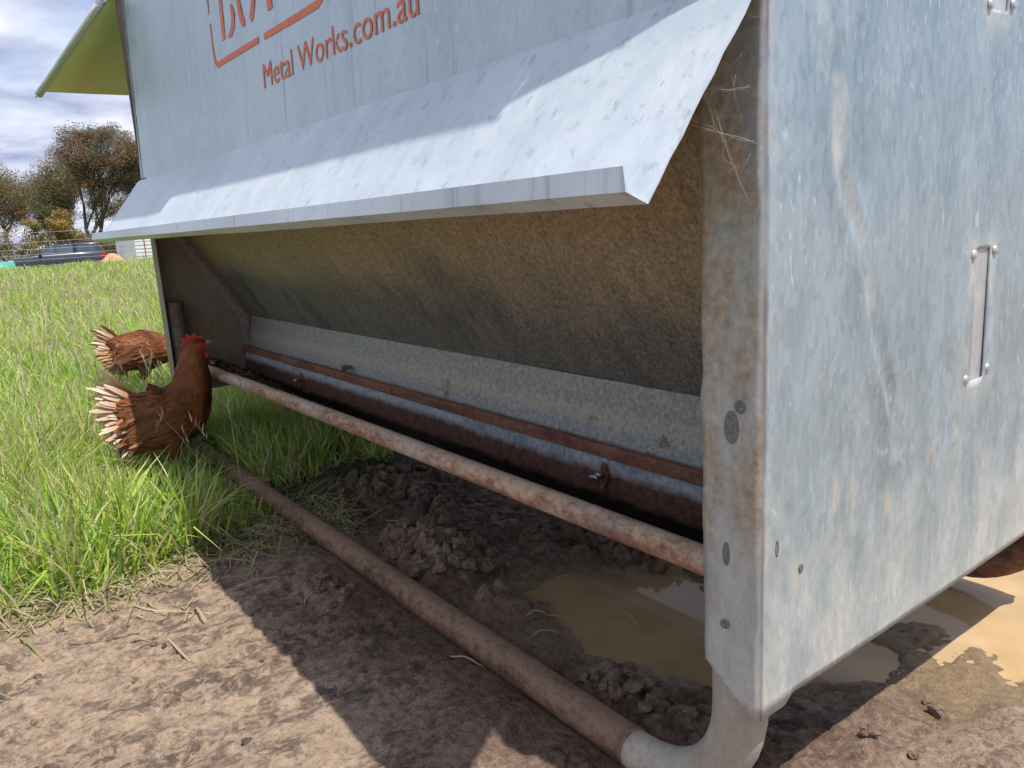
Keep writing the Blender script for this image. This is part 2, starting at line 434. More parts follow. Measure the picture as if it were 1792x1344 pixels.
def paint_material():
    m = M('worn_orange_stencil_paint')
    c = m.ramp(m.noise(60, 4), [(0.3, (0.56, 0.125, 0.05)), (0.7, (0.68, 0.18, 0.085))])
    ch = m.math('MULTIPLY_ADD', m.noise(150, 4, 0.7, m.scaled(m.pos, (1, 1, .5))), 0.6, m.math('MULTIPLY', m.noise(22, 4, 0.6), 0.4))
    a = m.ramp(ch, [(0.64, 1.0), (0.665, 0.0)])
    m.set(color=c, rough=0.55, alpha=a)
    return m.mat
MAT['paint'] = paint_material()

# ------------------------------------------------------------------ ground
WATER_A, WATER_B = -0.022, -0.022
def terrain(x, y):
    x = np.asarray(x, float); y = np.asarray(y, float)
    d = np.hypot(x, y)
    z = -1.1 * sstep(27, 52, d) + 0.10 * fbm(x, y, 0.12, 3, 3) * sstep(3, 9, d)
    near = 1 - sstep(2.5, 5.0, np.hypot(x + 1.0, y - .6))
    mud = (1 - sstep(-2.25, -1.75, -x * -1 * -1)) if False else sstep(-2.3, -1.8, x + 0.25 * fbm(x, y, 1.6, 3, 8))
    # churned mud under and round the machine, smeared flat out in the open
    churn = sstep(0.40, 0.62, y + 0.12 * fbm(x, y, 2.4, 2, 21))
    sm = 0.012 * fbm(x * 2.6, y * .8, 2.2, 4, 5) + 0.012 * fbm(x * 3.2, y * .9, 7.0, 5, 15, .6) + 0.008 * np.abs(fbm(x, y, 40, 3, 33)) + 0.009 * sstep(.10, .22, fbm(x * 1.6, y * .7, 24, 3, 37)) * sstep(-.1, .2, fbm(x, y, 3, 2, 38))
    d1, d2, idv = cells(x + 0.05 * fbm(x, y, 12, 4, 4), y + 0.05 * fbm(x, y, 12, 4, 14), 15, 2)
    crack = -np.exp(-((d2 - d1) / 0.075) ** 2) * 0.010 * sstep(-0.05, 0.15, fbm(x, y, 3.3, 3, 44))
    rough = 0.028 * fbm(x, y, 4.2, 6, 6, 0.55) + 0.011 * np.abs(fbm(x, y, 15, 4, 26)) + 0.006 * np.abs(fbm(x, y, 55, 2, 27)) + crack
    silt = sstep(-.80, -.60, x) * sstep(.80, 1.0, y + .1 * fbm(x, y, 4, 3, 77))
    rough = rough * (1 - .72 * silt) + 0.006 * silt * fbm(x, y, 22, 3, 78)
    z = z + near * mud * (sm * (1 - 0.5 * churn) + churn * rough)
    def hump(cx, cy, rx, ry, h, s=0.6, seed=1):
        r = np.hypot((x - cx) / rx, (y - cy) / ry) + s * fbm(x, y, 9, 4, seed)
        e = np.clip(1 - r, 0, 1)
        rg = 0.6 + 1.2 * np.abs(fbm(x, y, 30, 4, seed + 3))
        return h * np.sqrt(e) * rg * (e > 0)
    z = z + hump(-1.37, .775, .16, .12, .055, .6, 31) + hump(-1.40, .525, .13, .06, .028, .7, 41) + hump(-1.93, .92, .22, .14, .05, .6, 51)
    z = z + hump(-1.62, .90, .12, .10, .035, .7, 61) + hump(-0.74, .715, .11, .06, .038, .6, 71) + hump(-1.10, .76, .06, .08, .040, .7, 81)
    z = z + hump(-1.15, 1.15, .3, .2, .05, .7, 91) + hump(-.62, .98, .05, .06, .012, .8, 101) + hump(-.33, 1.0, .06, .15, .012, .8, 111)
    # puddle basins
    ra = np.hypot((x + 0.87) / .30, (y - 1.02) / .34 - 0.25 * (x + .87)) + 0.42 * fbm(x, y, 5, 4, 7)
    yb = .870 + .642 * (np.clip(x, -1.3, -.45) + .729) + .05 * fbm(x, y, 7, 4, 57)
    z = z - 0.060 * (1 - sstep(0.55, 1.15, ra)) * sstep(-.10, .07, y - yb)
    rb = np.hypot((x + 0.47) / .34, (y - 1.66) / .80) + 0.34 * fbm(x, y, 4, 5, 17)
    z = z - 0.041 * (1 - sstep(0.35, 1.15, rb))
    # the runner has pressed its own bed
    bed = np.exp(-((y - .634) / .045) ** 2) * sstep(-2.9, -2.6, x) * (1 - sstep(-.63, -.55, x))
    z = z * (1 - .8 * bed) - 0.006 * bed
    return z
def axis(dense0, dense1, step, lo, hi):
    a = np.arange(dense0, dense1 + step / 2, step)
    def grow(start, end, s):
        out = []; p = start; k = step
        while abs(p - start) < abs(end - start):
            k *= 1.16; p = p + s * k; out.append(p)
        return np.array(out)
    return np.concatenate([grow(dense0, lo, -1)[::-1], a, grow(dense1, hi, 1)])
gx = axis(-2.3, 0.3, 0.0052, -900, 900)
gy = axis(-0.4, 1.6, 0.0058, -900, 900)
GX, GY = np.meshgrid(gx, gy, indexing='ij')
GZ = terrain(GX, GY)
nx, ny = GX.shape
idx = np.arange(nx * ny).reshape(nx, ny)
quads = np.stack([idx[:-1, :-1], idx[1:, :-1], idx[1:, 1:], idx[:-1, 1:]], -1).reshape(-1, 4)

def ground_material():
    m = M('mud_and_soil'); x = m.xyz()
    yst = m.scaled(m.pos, (1.0, .42, 1.0))
    big = m.noise(2.2, 5, 0.6); st = m.noise(11, 7, 0.68, yst); fine = m.noise(70, 7, 0.72); gr = m.noise(260, 4, 0.7)
    dry = m.ramp(m.math('MULTIPLY_ADD', st, 0.62, m.math('MULTIPLY', fine, 0.4)), [(0.40, (0.130, 0.090, 0.070)), (0.49, (0.235, 0.170, 0.128)), (0.56, (0.44, 0.325, 0.235)), (0.66, (0.50, 0.375, 0.27))])
    wet = m.ramp(m.math('MULTIPLY_ADD', fine, 0.6, m.math('MULTIPLY', big, 0.4)), [(0.38, (0.055, 0.033, 0.025)), (0.49, (0.190, 0.118, 0.083)), (0.60, (0.34, 0.225, 0.158))])
    crust = m.noise(42, 6, 0.66, m.scaled(m.pos, (1.0, .6, 1.0)), .9)
    dry = m.mix(m.ramp(crust, [(0.47, 0.0), (0.54, 0.75)]), dry, m.ramp(fine, [(0.35, (0.43, 0.305, 0.215)), (0.65, (0.64, 0.475, 0.34))]))
    dry = m.mix(m.ramp(crust, [(0.35, 0.5), (0.42, 0.0)]), dry, (0.125, 0.088, 0.068))
    wet = m.mix(m.ramp(crust, [(0.54, 0.0), (0.62, 0.45)]), wet, (0.33, 0.225, 0.165))
    spk = m.math('MULTIPLY', m.ramp(m.noise(120, 5, .7), [(0.58, 0.0), (0.66, 1.0)]), .65)
    dry = m.mix(spk, dry, (0.10, 0.07, 0.055))
    # wetter toward the machine and in the low spots
    f1 = m.math('MULTIPLY_ADD', m.noise(2.6, 5, 0.6), 0.5, m.math('SUBTRACT', x[1], 0.25))
    wf = m.ramp(f1, [(0.36, 0.0), (0.60, 1.0)])
    wf = m.math('MULTIPLY', wf, m.ramp(m.math('MULTIPLY_ADD', m.noise(5, 5, .6), .3, m.math('ADD', x[0], 1.0)), [(0.62, 1.0), (0.78, 0.25)]))
    hi = m.ramp(m.math('MULTIPLY_ADD', fine, 0.02, x[2]), [(0.03, 0.0), (0.065, 0.55)])
    wf = m.math('SUBTRACT', wf, hi, clamp=True)
    col = m.mix(wf, dry, wet)
    shore = m.ramp(m.math('MULTIPLY_ADD', m.noise(30, 4), 0.012, x[2]), [(-0.016, 1.0), (0.004, 0.0)]) 
    shore = m.math('MULTIPLY', shore, m.ramp(x[1], [(0.55, 0.0), (0.7, 1.0)]))
    col = m.mix(m.math('MULTIPLY', shore, 0.55), col, m.ramp(big, [(0.4, (0.065, 0.055, 0.022)), (0.6, (0.13, 0.088, 0.042))]))
    sl = m.math('MULTIPLY', m.ramp(m.math('MULTIPLY_ADD', m.noise(18, 5), 0.016, x[2]), [(-0.012, 1.0), (0.006, 0.0)]), m.math('MULTIPLY', m.ramp(m.math('ADD', x[0], 1.4), [(0.1, 0.0), (0.3, 1.0)]), m.ramp(x[1], [(0.62, 0.0), (0.78, 1.0)])))
    col = m.mix(m.math('MULTIPLY', sl, 0.8), col, m.ramp(fine, [(0.35, (0.30, 0.20, 0.11)), (0.65, (0.46, 0.325, 0.19))]))
    shore = m.math('MAXIMUM', shore, sl)
    # thatch and soil under the sward
    gm = m.math('MULTIPLY_ADD', m.noise(1.8, 4, 0.6), 0.5, x[0])
    gf = m.ramp(m.math('MULTIPLY_ADD', gm, -1.0, -1.35), [(0.18, 0.0), (0.42, 1.0)])
    thatch = m.ramp(fine, [(0.35, (0.03, 0.04, 0.012)), (0.65, (0.10, 0.12, 0.035))])
    col = m.mix(gf, col, thatch)
    glo = m.math('MULTIPLY', wf, m.ramp(m.noise(16, 4), [(0.40, 0.0), (0.65, 1.0)]))
    glo = m.math('MAXIMUM', glo, shore)
    rg = m.math('MULTIPLY_ADD', glo, -0.42, 0.85)
    d = m.math('MULTIPLY_ADD', gr, 0.35, fine)
    m.set(color=col, rough=rg, spec=0.4, normal=m.bump(d, 1.0, 0.016))
    return m.mat
MAT['ground'] = ground_material()
g_me = fast('ground', np.stack([GX.ravel(), GY.ravel(), GZ.ravel()], 1), quads)
finish(link('ground', g_me, MAT['ground']), kind='structure')

def water_material():
    m = M('muddy_water')
    n = m.noise(5, 4, 0.6)
    m.set(color=m.ramp(n, [(0.35, (0.34, 0.225, 0.115)), (0.65, (0.46, 0.32, 0.175))]), rough=0.05, spec=0.14, normal=m.bump(m.noise(14, 2), 0.05, 0.002))
    return m.mat
MAT['water'] = water_material()
def puddle(x0, x1, y0, y1, z, label):
    v = [(x0, y0, z), (x1, y0, z), (x1, y1, z), (x0, y1, z)]
    o = link('puddle', raw('puddle', v, [(0, 1, 2, 3)]), MAT['water'], smooth=False)
    return finish(o, label, None, None, 'structure')
puddle(-1.60, -0.66, 0.66, 2.60, WATER_A, 'ochre muddy puddle in the shade under the feeder')
puddle(-0.66, 0.3, 0.66, 2.6, WATER_B, 'ochre muddy puddle in the sun beside the end panel')

# ------------------------------------------------------------------ the feeder
X0, X1, YF, YB, ZB, ZT = -0.430, -2.730, 0.600, 1.510, 0.193, 1.50
FOLD = 0.885
feeder = finish(empty('livestock_feeder', (-1.58, 1.055, 0.0)), 'galvanised steel livestock feeder on rusty pipe runners, orange lettering on its hopper', 'feeder')
FO = Vector(feeder.location)
def shift(ob):
    """vertices are written in world metres; hang the object under the feeder"""
    ob.data.transform(Matrix.Translation(-FO)); return ob
def F(ob, parent=None):
    shift(ob); ob.parent = parent or feeder
    return ob

SLOTS = [(1.026, 1.064, 0.470, 0.634), (1.030, 1.068, 0.906, 1.080)]
def end_panel(xs, sgn, mat, near):
    """one bent sheet: front return flange, corner, end face, back return flange. sgn=-1: flange points to -x"""
    FW, R = 0.0675, 0.006
    path = []
    for t in np.linspace(FW, R, 12): path.append((xs + sgn * t, YF))
    for a in np.linspace(0, math.pi / 2, 6)[1:-1]:
        path.append((xs + sgn * (R - R * math.sin(a)), YF + R - R * math.cos(a)))
    ys = list(np.arange(YF + R, YB - R, 0.0075))
    for s in SLOTS: ys += [s[0], s[1]]
    ys = sorted(set(round(float(q), 5) for q in ys)); ys.append(YB - R)
    ysf = [ys[0]]
    for q in ys[1:]:
        if q - ysf[-1] > 0.0016: ysf.append(q)
        elif any(abs(q - e) < 1e-6 for s in SLOTS for e in s[:2]): ysf[-1] = q
    path += [(xs, q) for q in ysf]
    for a in np.linspace(0, math.pi / 2, 6)[1:-1]:
        path.append((xs + sgn * (R - R * math.cos(a)), YB - R + R * math.sin(a)))
    for t in np.linspace(R, FW, 8): path.append((xs + sgn * t, YB))
    zs = list(np.arange(0.0, 1.0001, 1 / 170.0))
    V = []; cols = len(zs) + 0
    zabs = None
    rowsz = []
    for (px, py) in path:
        df = abs(px - xs)
        if py < YF + 0.004 or py > YB - 0.004:
            b = 0.188 + 0.043 * min(1, max(0, (df - 0.010) / 0.056)); top = ZT if False else FOLD + 0.02
            if df < 0.004: top = ZT
            if df >= 0.004: top = FOLD + .012
        elif py < YF + 0.045 or py > YB - .045: b, top = 0.188, ZT
        elif py < YF + .053 or py > YB - .053: b, top = 0.192, ZT
        else: b, top = 0.197, ZT
        rowsz.append((b, top))
    # absolute z grid so that the sight slots fall on grid lines
    base = list(np.arange(0.205, ZT, 0.0085))
    for s in SLOTS: base += [s[2], s[3]]
    base = sorted(base); zg = [base[0]]
    for q in base[1:]:
        if q - zg[-1] > 0.0018: zg.append(q)
        elif any(abs(q - e) < 1e-6 for s in SLOTS for e in s[2:]): zg[-1] = q
    zg.append(ZT)
    zg = np.array([0.0] + zg)
    P = np.zeros((len(path), len(zg), 3))
    for i, ((px, py), (b, top)) in enumerate(zip(path, rowsz)):
        z = np.clip(zg, b, top); z[0] = b
        if b > zg[1]: z = np.where(zg < b, b + (zg - zg[0]) * 1e-4, z)
        P[i, :, 0] = px; P[i, :, 1] = py; P[i, :, 2] = z
    Yg, Zg = P[:, :, 1], P[:, :, 2]
    face = np.array([1.0 if (abs(px - xs) < 1e-6) else 0.0 for px, py in path])[:, None]
    # sheet is never quite flat
    P[:, :, 0] += face * (0.0035 * fbm(Yg, Zg, 2.2, 2, 61) + 0.0016 * fbm(Yg, Zg, 9, 3, 62)) * (1 if near else .6)
    wear = np.zeros(P.shape[:2])
    if near:
        pl = [(0.705, 0.99), (0.700, 0.86), (0.715, 0.73), (0.757, 0.66), (0.780, 0.60), (0.800, 0.545), (0.822, 0.50), (0.842, 0.455), (0.85, 0.42)]
        dist = np.full(P.shape[:2], 9.0)
        for (a, b), (c, d) in zip(pl[:-1], pl[1:]):
            t = np.clip(((Yg - a) * (c - a) + (Zg - b) * (d - b)) / ((c - a) ** 2 + (d - b) ** 2), 0, 1)
            dist = np.minimum(dist, np.hypot(Yg - a - t * (c - a), Zg - b - t * (d - b)))
        amp = 0.5 + 1.0 * vnoise(Zg * 22, Yg * 3, 5)
        P[:, :, 0] -= face * 0.0052 * amp * np.exp(-(dist / 0.007) ** 2)
        P[:, :, 0] += face * 0.0025 * np.exp(-((dist - .014) / 0.01) ** 2)
        wear += 0.6 * np.exp(-(dist / (0.009 + 0.014 * sstep(.62, .9, Zg))) ** 2)
        for s in SLOTS:
            dd = np.hypot(np.maximum(np.abs(Yg - (s[0] + s[1]) / 2) - .022, 0), np.maximum(np.abs(Zg - (s[2] + s[3]) / 2) - .082, 0))
            wear += 0.75 * np.exp(-(dd / 0.022) ** 2)
        for (dy_, dz_, tl) in ((.728, .405, .07), (.764, .395, .09), (.700, .36, .05), (.93, .40, .10), (1.00, .41, .12), (.66, .33, .05), (.84, .36, .06)):
            tail = sstep(dz_ - tl, dz_, Zg) * (Zg < dz_) * np.exp(-((Yg - dy_ - .003 * np.sin(Zg * 60)) / .0045) ** 2)
            wear += 1.0 * np.maximum(np.exp(-((Yg - dy_) / .009) ** 2 - ((Zg - dz_) / .016) ** 2), .8 * tail)
        wear += 0.35 * np.exp(-((Yg - .606) / .012) ** 2) * face
        # bumped flange edge
        fl = np.array([max(0.0, (abs(px - xs) - 0.03) / 0.0375) if py < YF + .004 else 0.0 for px, py in path])[:, None]
        P[:, :, 0] += fl * (0.006 * np.exp(-((Zg - .545) / .022) ** 2) + 0.0035 * fbm(Zg * 1.0, Zg * 0, 16, 3, 5))
        P[:, :, 1] -= fl * (0.006 * np.exp(-((Zg - .53) / .04) ** 2) + 0.003 * fbm(Zg, Zg * 0 + 2, 9, 3, 6))
        gx_ = np.array([abs(px - xs) if py < YF + .004 else 0.0 for px, py in path])[:, None]
        P[:, :, 1] += (gx_ > 0.004) * 0.002 * fbm(Zg, gx_ + 0 * Zg, 14, 3, 16)
    n0, n1 = P.shape[:2]
    ii = np.arange(n0 * n1).reshape(n0, n1)
    keep = np.ones((n0 - 1, n1 - 1), bool)
    for s in SLOTS:
        yc = np.array([(path[i][1] + path[i + 1][1]) / 2 for i in range(n0 - 1)])[:, None]
        fc = np.array([abs(path[i][0] - xs) < 1e-6 for i in range(n0 - 1)])[:, None]
        zc = ((zg[:-1] + zg[1:]) / 2)[None, :]
        keep &= ~((yc > s[0]) & (yc < s[1]) & (zc > s[2]) & (zc < s[3]) & fc)
    q = np.stack([ii[:-1, :-1], ii[1:, :-1], ii[1:, 1:], ii[:-1, 1:]], -1)[keep]
    # drop the collapsed cells
    Pv = P.reshape(-1, 3)
    h = np.maximum(np.abs(Pv[q[:, 3], 2] - Pv[q[:, 0], 2]), np.abs(Pv[q[:, 2], 2] - Pv[q[:, 1], 2]))
    q = q[h > 5e-4]
    me = fast('end_panel', Pv, q)
    at = me.attributes.new('wear', 'FLOAT', 'POINT'); at.data.foreach_set('value', wear.astype(np.float32).ravel())
    ob = link('end_panel', me, mat, feeder)
    so = ob.modifiers.new('sheet', 'SOLIDIFY'); so.thickness = 0.0022; so.offset = 0 
    return shift(ob)

panel_near = end_panel(X0, -1, MAT['panel'], True)
panel_near['label'] = 'scuffed bluish end panel with two narrow sight windows'
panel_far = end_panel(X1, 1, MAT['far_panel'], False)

def disc_on(name, c, axis_, r, h, mat, parent, ry=None, seg=14, dome=True):
    """small dome or scar on a face; axis_ is the outward normal"""
    n = Vector(axis_).normalized(); a = Vector((0, 0, 1)); b = n.cross(a)
    ry = ry or r; V = [];Fc = []
    rings = [(1.0, 0.0), (0.92, 0.55), (0.6, 0.9), (0.0, 1.0)] if dome else [(1.0, 0.0), (0.9, 1.0), (0.55, .35), (0.0, .3)]
    for k, (s, t) in enumerate(rings):
        if s == 0: V.append(Vector(c) + n * h * t); continue
        for j in range(seg):
            an = 2 * math.pi * j / seg
            V.append(Vector(c) + b * (r * s * math.cos(an)) + a * (ry * s * math.sin(an)) + n * h * t)
    for k in range(2):
        for j in range(seg):
            j2 = (j + 1) % seg
            Fc.append((k * seg + j, k * seg + j2, (k + 1) * seg + j2, (k + 1) * seg + j))
    for j in range(seg): Fc.append((2 * seg + j, 2 * seg + (j + 1) % seg, 3 * seg))
    return F(link(name, raw(name, V, Fc), mat), parent)

for s in SLOTS:
    w = F(box('sight_window', (X0 - 0.0060, X0 - 0.0024, s[0] - .006, s[1] + .006, s[2] - .006, s[3] + .006), MAT['window']), panel_near)
    for (ry, rz) in ((s[0] - .010, s[2] + .004), (s[1] + .011, s[2] + .010), (s[0] - .008, s[3] - .006), (s[1] + .011, s[3] - .004)):
        disc_on('rivet', (X0 + .0008, ry, rz), (1, 0, 0), 0.0060, 0.0030, MAT['rivet'], panel_near)
for (x, z, r, ry) in ((-.462, .493, .0085, .017), (-.4515, .515, .006, .007), (-.468, .360, .004, .013), (-.470, .282, .005, .005)):
    disc_on('weld_scar', (x, YF - 0.0022, z), (0, -1, 0), r, 0.0012, MAT['weld'], panel_near, ry, dome=False)
for (y, z, r, ry) in ((.625, .517, .004, .004), (.637, .495, .005, .012), (.626, .37, .003, .01), (.668, .335, .004, .005)):
    disc_on('weld_scar', (X0 + 0.0012, y, z), (1, 0, 0), r, 0.0007, MAT['weld'], panel_near, ry, dome=False)

def sheet_x(name, prof, x0, x1, mat, t=0.0022, wob=0.0012, nseg=90, seed=0, sub=0.02, parent=None, cut0=None):
    """a folded sheet: profile in y,z swept along x. cut0 lets profile points end short of x0"""
    pts = [Vector((p[0], p[1])) for p in prof]; fine = [pts[0]]; ext = [cut0[0] if cut0 else 0.0]
    for i, (a, b) in enumerate(zip(pts[:-1], pts[1:])):
        k = max(1, int((b - a).length / sub))
        for j in range(1, k + 1):
            fine.append(a.lerp(b, j / k))
            ext.append(cut0[i] + (cut0[i + 1] - cut0[i]) * j / k if cut0 else 0.0)
    n = len(fine); V = np.zeros((n, nseg + 1, 3))
    for i, p in enumerate(fine):
        xx = np.linspace(x0 - ext[i], x1, nseg + 1)
        a = fine[max(i - 1, 0)]; b = fine[min(i + 1, n - 1)]; tg = (b - a).normalized()
        dsp = wob * 2 * fbm(xx, np.full_like(xx, i * .3), 2.5, 3, seed + 70)
        V[i, :, 0] = xx; V[i, :, 1] = p.x - tg.y * dsp; V[i, :, 2] = p.y + tg.x * dsp
    ii = np.arange(n * (nseg + 1)).reshape(n, nseg + 1)
    q = np.stack([ii[:-1, :-1], ii[:-1, 1:], ii[1:, 1:], ii[1:, :-1]], -1).reshape(-1, 4)
    ob = link(name, fast(name, V.reshape(-1, 3), q), mat, feeder)
    so = ob.modifiers.new('sheet', 'SOLIDIFY'); so.thickness = t; so.offset = 0
    es = ob.modifiers.new('split', 'EDGE_SPLIT'); es.split_angle = math.radians(24)
    return F(ob, parent)

LEAN = 0.035
yt = YF + LEAN * (ZT - FOLD)
hop = sheet_x('hopper_front', [(YF, FOLD + .001), (yt, ZT)], X0 - .003, X1 + .003, MAT['hopper'], seed=1, wob=.0004)
hood = sheet_x('hood', [(YF - .003, FOLD + .004), (.453, .708), (.4385, .717), (.441, .736)], X0 + .002, X1 - .03, MAT['hood'], seed=2, wob=.0012,
               cut0=[0, 0, 0.008, 0.012])
hood['label'] = 'sunlit sloping rain hood with upturned lip'
slope = sheet_x('hopper_slope', [(YF + .004, FOLD - .003), (.892, .430)], X0 - .004, X1 + .004, MAT['slope'], seed=3, wob=.002)
throat = sheet_x('throat_sheet', [(.8925, .428), (.872, .336), (.868, .300)], X0 - .004, X1 + .004, MAT['throat'], seed=4, wob=.001)
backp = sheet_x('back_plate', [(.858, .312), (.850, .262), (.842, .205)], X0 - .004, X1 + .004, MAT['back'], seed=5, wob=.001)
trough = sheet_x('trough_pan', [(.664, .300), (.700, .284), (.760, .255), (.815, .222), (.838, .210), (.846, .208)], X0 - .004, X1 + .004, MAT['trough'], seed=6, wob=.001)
F(box('rust_rail', (X1 + .004, X0 - .004, .846, .8605, .3085, .3300), MAT['rail'], feeder, 0.002))
# the other half, out of sight behind: hopper back, slope and roof close the body
sheet_x('hopper_back', [(YB, FOLD), (YB - .02, ZT)], X0 - .003, X1 + .003, MAT['hopper'], seed=7)
sheet_x('hopper_slope', [(YB - .004, FOLD - .003), (1.218, .430), (1.238, .300), (1.265, .205)], X0 - .004, X1 + .004, MAT['slope'], seed=8)
sheet_x('trough_pan', [(1.264, .208), (1.272, .210), (1.295, .222), (1.35, .255), (1.41, .284), (1.446, .300)], X0 - .004, X1 + .004, MAT['trough'], seed=9)
sheet_x('trough_floor', [(.846, .1985), (1.264, .1985)], X0 - .004, X1 + .004, MAT['trough'], seed=10)
sheet_x('roof', [(.592, ZT + .004), (.592, ZT + .030), (1.055, ZT + .12), (1.522, ZT + .030), (1.522, ZT + .004)], X0 + .012, X1 - .03, MAT['hopper'], seed=12)
sheet_x('roof_shade_sheet', [(.566, ZT + .018), (.566, ZT + .046), (1.05, ZT + .138)], -1.80, X1 - .05, MAT['hopper'], seed=13)  # unseen sheet added so its shadow falls deeper on the hood's far end

sm_v = [(X1 + xx, YF + LEAN * (zz - FOLD) - yy, zz) for zz in (FOLD + .004, ZT - .01) for xx, yy in ((.028, .0005), (.0315, .0005), (.0315, .0022), (.028, .0022))]
F(link('edge_seam', raw('edge_seam', sm_v, [(0, 1, 5, 4), (1, 2, 6, 5), (2, 3, 7, 6), (3, 0, 4, 7), (3, 2, 1, 0), (4, 5, 6, 7)]), MAT['leg'], smooth=False), hop)
# seam flange on the far end panel beside the slope sheet
sv = []
for (y, z) in ((.612, .845), (.880, .428), (.868, .30), (.838, .30), (.850, .425), (.612, .80)):
    sv.append((X1 + .004, y, z))
sv += [(x + .003, y, z) for x, y, z in sv]
sf = [(0, 1, 2, 3, 4, 5)[::-1], (6, 7, 8, 9, 10, 11)] + [(i, (i + 1) % 6, 6 + (i + 1) % 6, 6 + i) for i in range(6)]
F(link('seam_flange', raw('seam_flange', sv, sf), plain('dusty_seam', (0.27, 0.24, 0.2), .75, .1, .3, 60, .4), smooth=False), panel_far)

# drooping cover beyond the far end
def flap():
    A = Vector((-3.20, .436, 1.222)); B = Vector((-2.752, .585, 1.425)); D = Vector((-3.20, 1.52, 1.232)); Cc = Vector((-2.752, 1.52, 1.425))
    V, Fc = [], []; n = 14
    for i in range(n + 1):
        for j in range(n + 1):
            p = A.lerp(B, i / n).lerp(D.lerp(Cc, i / n), j / n)
            p.z += 0.004 * float(fbm(np.array(p.x), np.array(p.y), 4, 2, 9))
            V.append(p)
    for i in range(n):
        for j in range(n):
            a = i * (n + 1) + j
            Fc.append((a, a + 1, a + n + 2, a + n + 1))
    # turned-down lip along the slanting edge
    m0 = len(V)
    for i in range(n + 1):
        p = A.lerp(B, i / n); V.append(p + Vector((-.016, -.030, -.020)))
    for i in range(n): Fc.append((i * (n + 1), (i + 1) * (n + 1), m0 + i + 1, m0 + i))
    ob = link('end_cover', raw('end_cover', V, Fc), MAT['cover'], feeder)
    so = ob.modifiers.new('sheet', 'SOLIDIFY'); so.thickness = .002
    ob.modifiers.new('split', 'EDGE_SPLIT').split_angle = math.radians(30)
    lp = F(tube('cover_lip', [tuple(A.lerp(B, t) + Vector((-.010, -.014, -.004))) for t in np.linspace(-.01, 1, 8)], .0125, MAT['hood'], None, 8))
    ob['label'] = 'drooping cover sheet beyond the far end of the hopper'
    F(ob); lp.parent = ob
    return ob
flap()

# pipes
def bend(cx, cz, r, a0, a1, y, n=10):
    return [(cx + r * math.cos(a), y, cz + r * math.sin(a)) for a in np.linspace(a0, a1, n)]
ZS, RS = 0.021, 0.0250
for (yy, nm) in ((.634, 'front'), (1.476, 'back')):
    near_bend = [(-.477, yy, .30), (-.477, yy, .22)] + bend(-.477 - .150, ZS + .150, .150, 0, -math.pi / 2, yy, 14) + [(-.648, yy, ZS)]
    F(tube('leg_elbow', near_bend, list(np.interp(np.arange(len(near_bend)), [0, 5, len(near_bend) - 1], [.0300, .0296, .0254])), MAT['elbow'] if yy < 1 else MAT['skid'], feeder, 20))
    xs = np.linspace(-.643, -2.58, 70)
    pts = [(x, yy + .0015 * math.sin(x * 7), ZS + .0015 * math.sin(x * 5 + 1)) for x in xs]
    F(tube('skid_pipe', pts, RS * 1.02, MAT['skid'], feeder, 24, noise=.012, seed=3))
    far_bend = [(-2.573, yy, ZS)] + bend(-2.683 + .11, ZS + .112, .112, -math.pi / 2, -math.pi, yy) + [(-2.685, yy, .22), (-2.685, yy, .505)]
    F(tube('leg_elbow', far_bend, .0265, MAT['leg'], feeder, 16))
    w = []
    for k in range(25):
        a = 2 * math.pi * k / 24
        w.append((-.645, yy + math.cos(a) * RS, ZS + math.sin(a) * RS))
    F(tube('weld_bead', w, 0.0026, MAT['skid'], feeder, 6, cap=False, noise=.5, seed=5))
py_, pz_ = .650, .314
xs = np.linspace(X0 - .006, X1 + .006, 60)
perch = F(tube('perch_pipe', [(x, py_ + .001 * math.sin(3 * x), pz_ + .0045 * (x + .43)) for x in xs], .0168, MAT['perch'], feeder, 20, noise=.01, seed=8))
F(tube('perch_pipe', [(X0 - .006, 1.45, pz_), (X1 + .006, 1.45, pz_)], .0168, MAT['perch'], feeder, 16))

# slotted bolts that clamp the throat
for (bx_, bz) in ((-2.218, .272), (-.913, .279)):
    b0 = F(tube('clamp_bolt', [(bx_, .852, bz), (bx_, .826, bz - .002)], .0045, MAT['bolt'], feeder, 8))
    disc_on('washer', (bx_, .8515, bz), (0, -1, 0), .013, .002, MAT['rail'], b0, .015)
    v, f = merge([tubev([(bx_ + .002, .832, bz), (bx_ - .014, .829, bz - .004)], [.006, .004], 8), tubev([(bx_ - .001, .834, bz + .002), (bx_ + .012, .83, bz + .006)], [.006, .004], 8)])
    F(link('wing_nut', raw('wing_nut', v, f), MAT['bolt']), b0)
    v = [(bx_ + dx_, .8475 + .0012 * (dz > 0) - .004 * (dz < -.015), bz + dz) for dx_, dz in ((-.002, .022), (.004, .020), (.007, .010), (.011, .001), (.009, -.012), (.005, -.02), (-.002, -.024), (-.006, -.015), (-.010, -.003), (-.007, .009))]
    v2 = [(a, b - .0015 - .0045 * 0, c) for a, b, c in v]
    n = len(v)
    ff = [tuple(range(n, 2 * n))] + [(i, (i + 1) % n, n + (i + 1) % n, n + i) for i in range(n)]
    F(link('rust_streak_plate', raw('rust_streak_plate', v + v2, ff), MAT['rail'], smooth=False), b0)

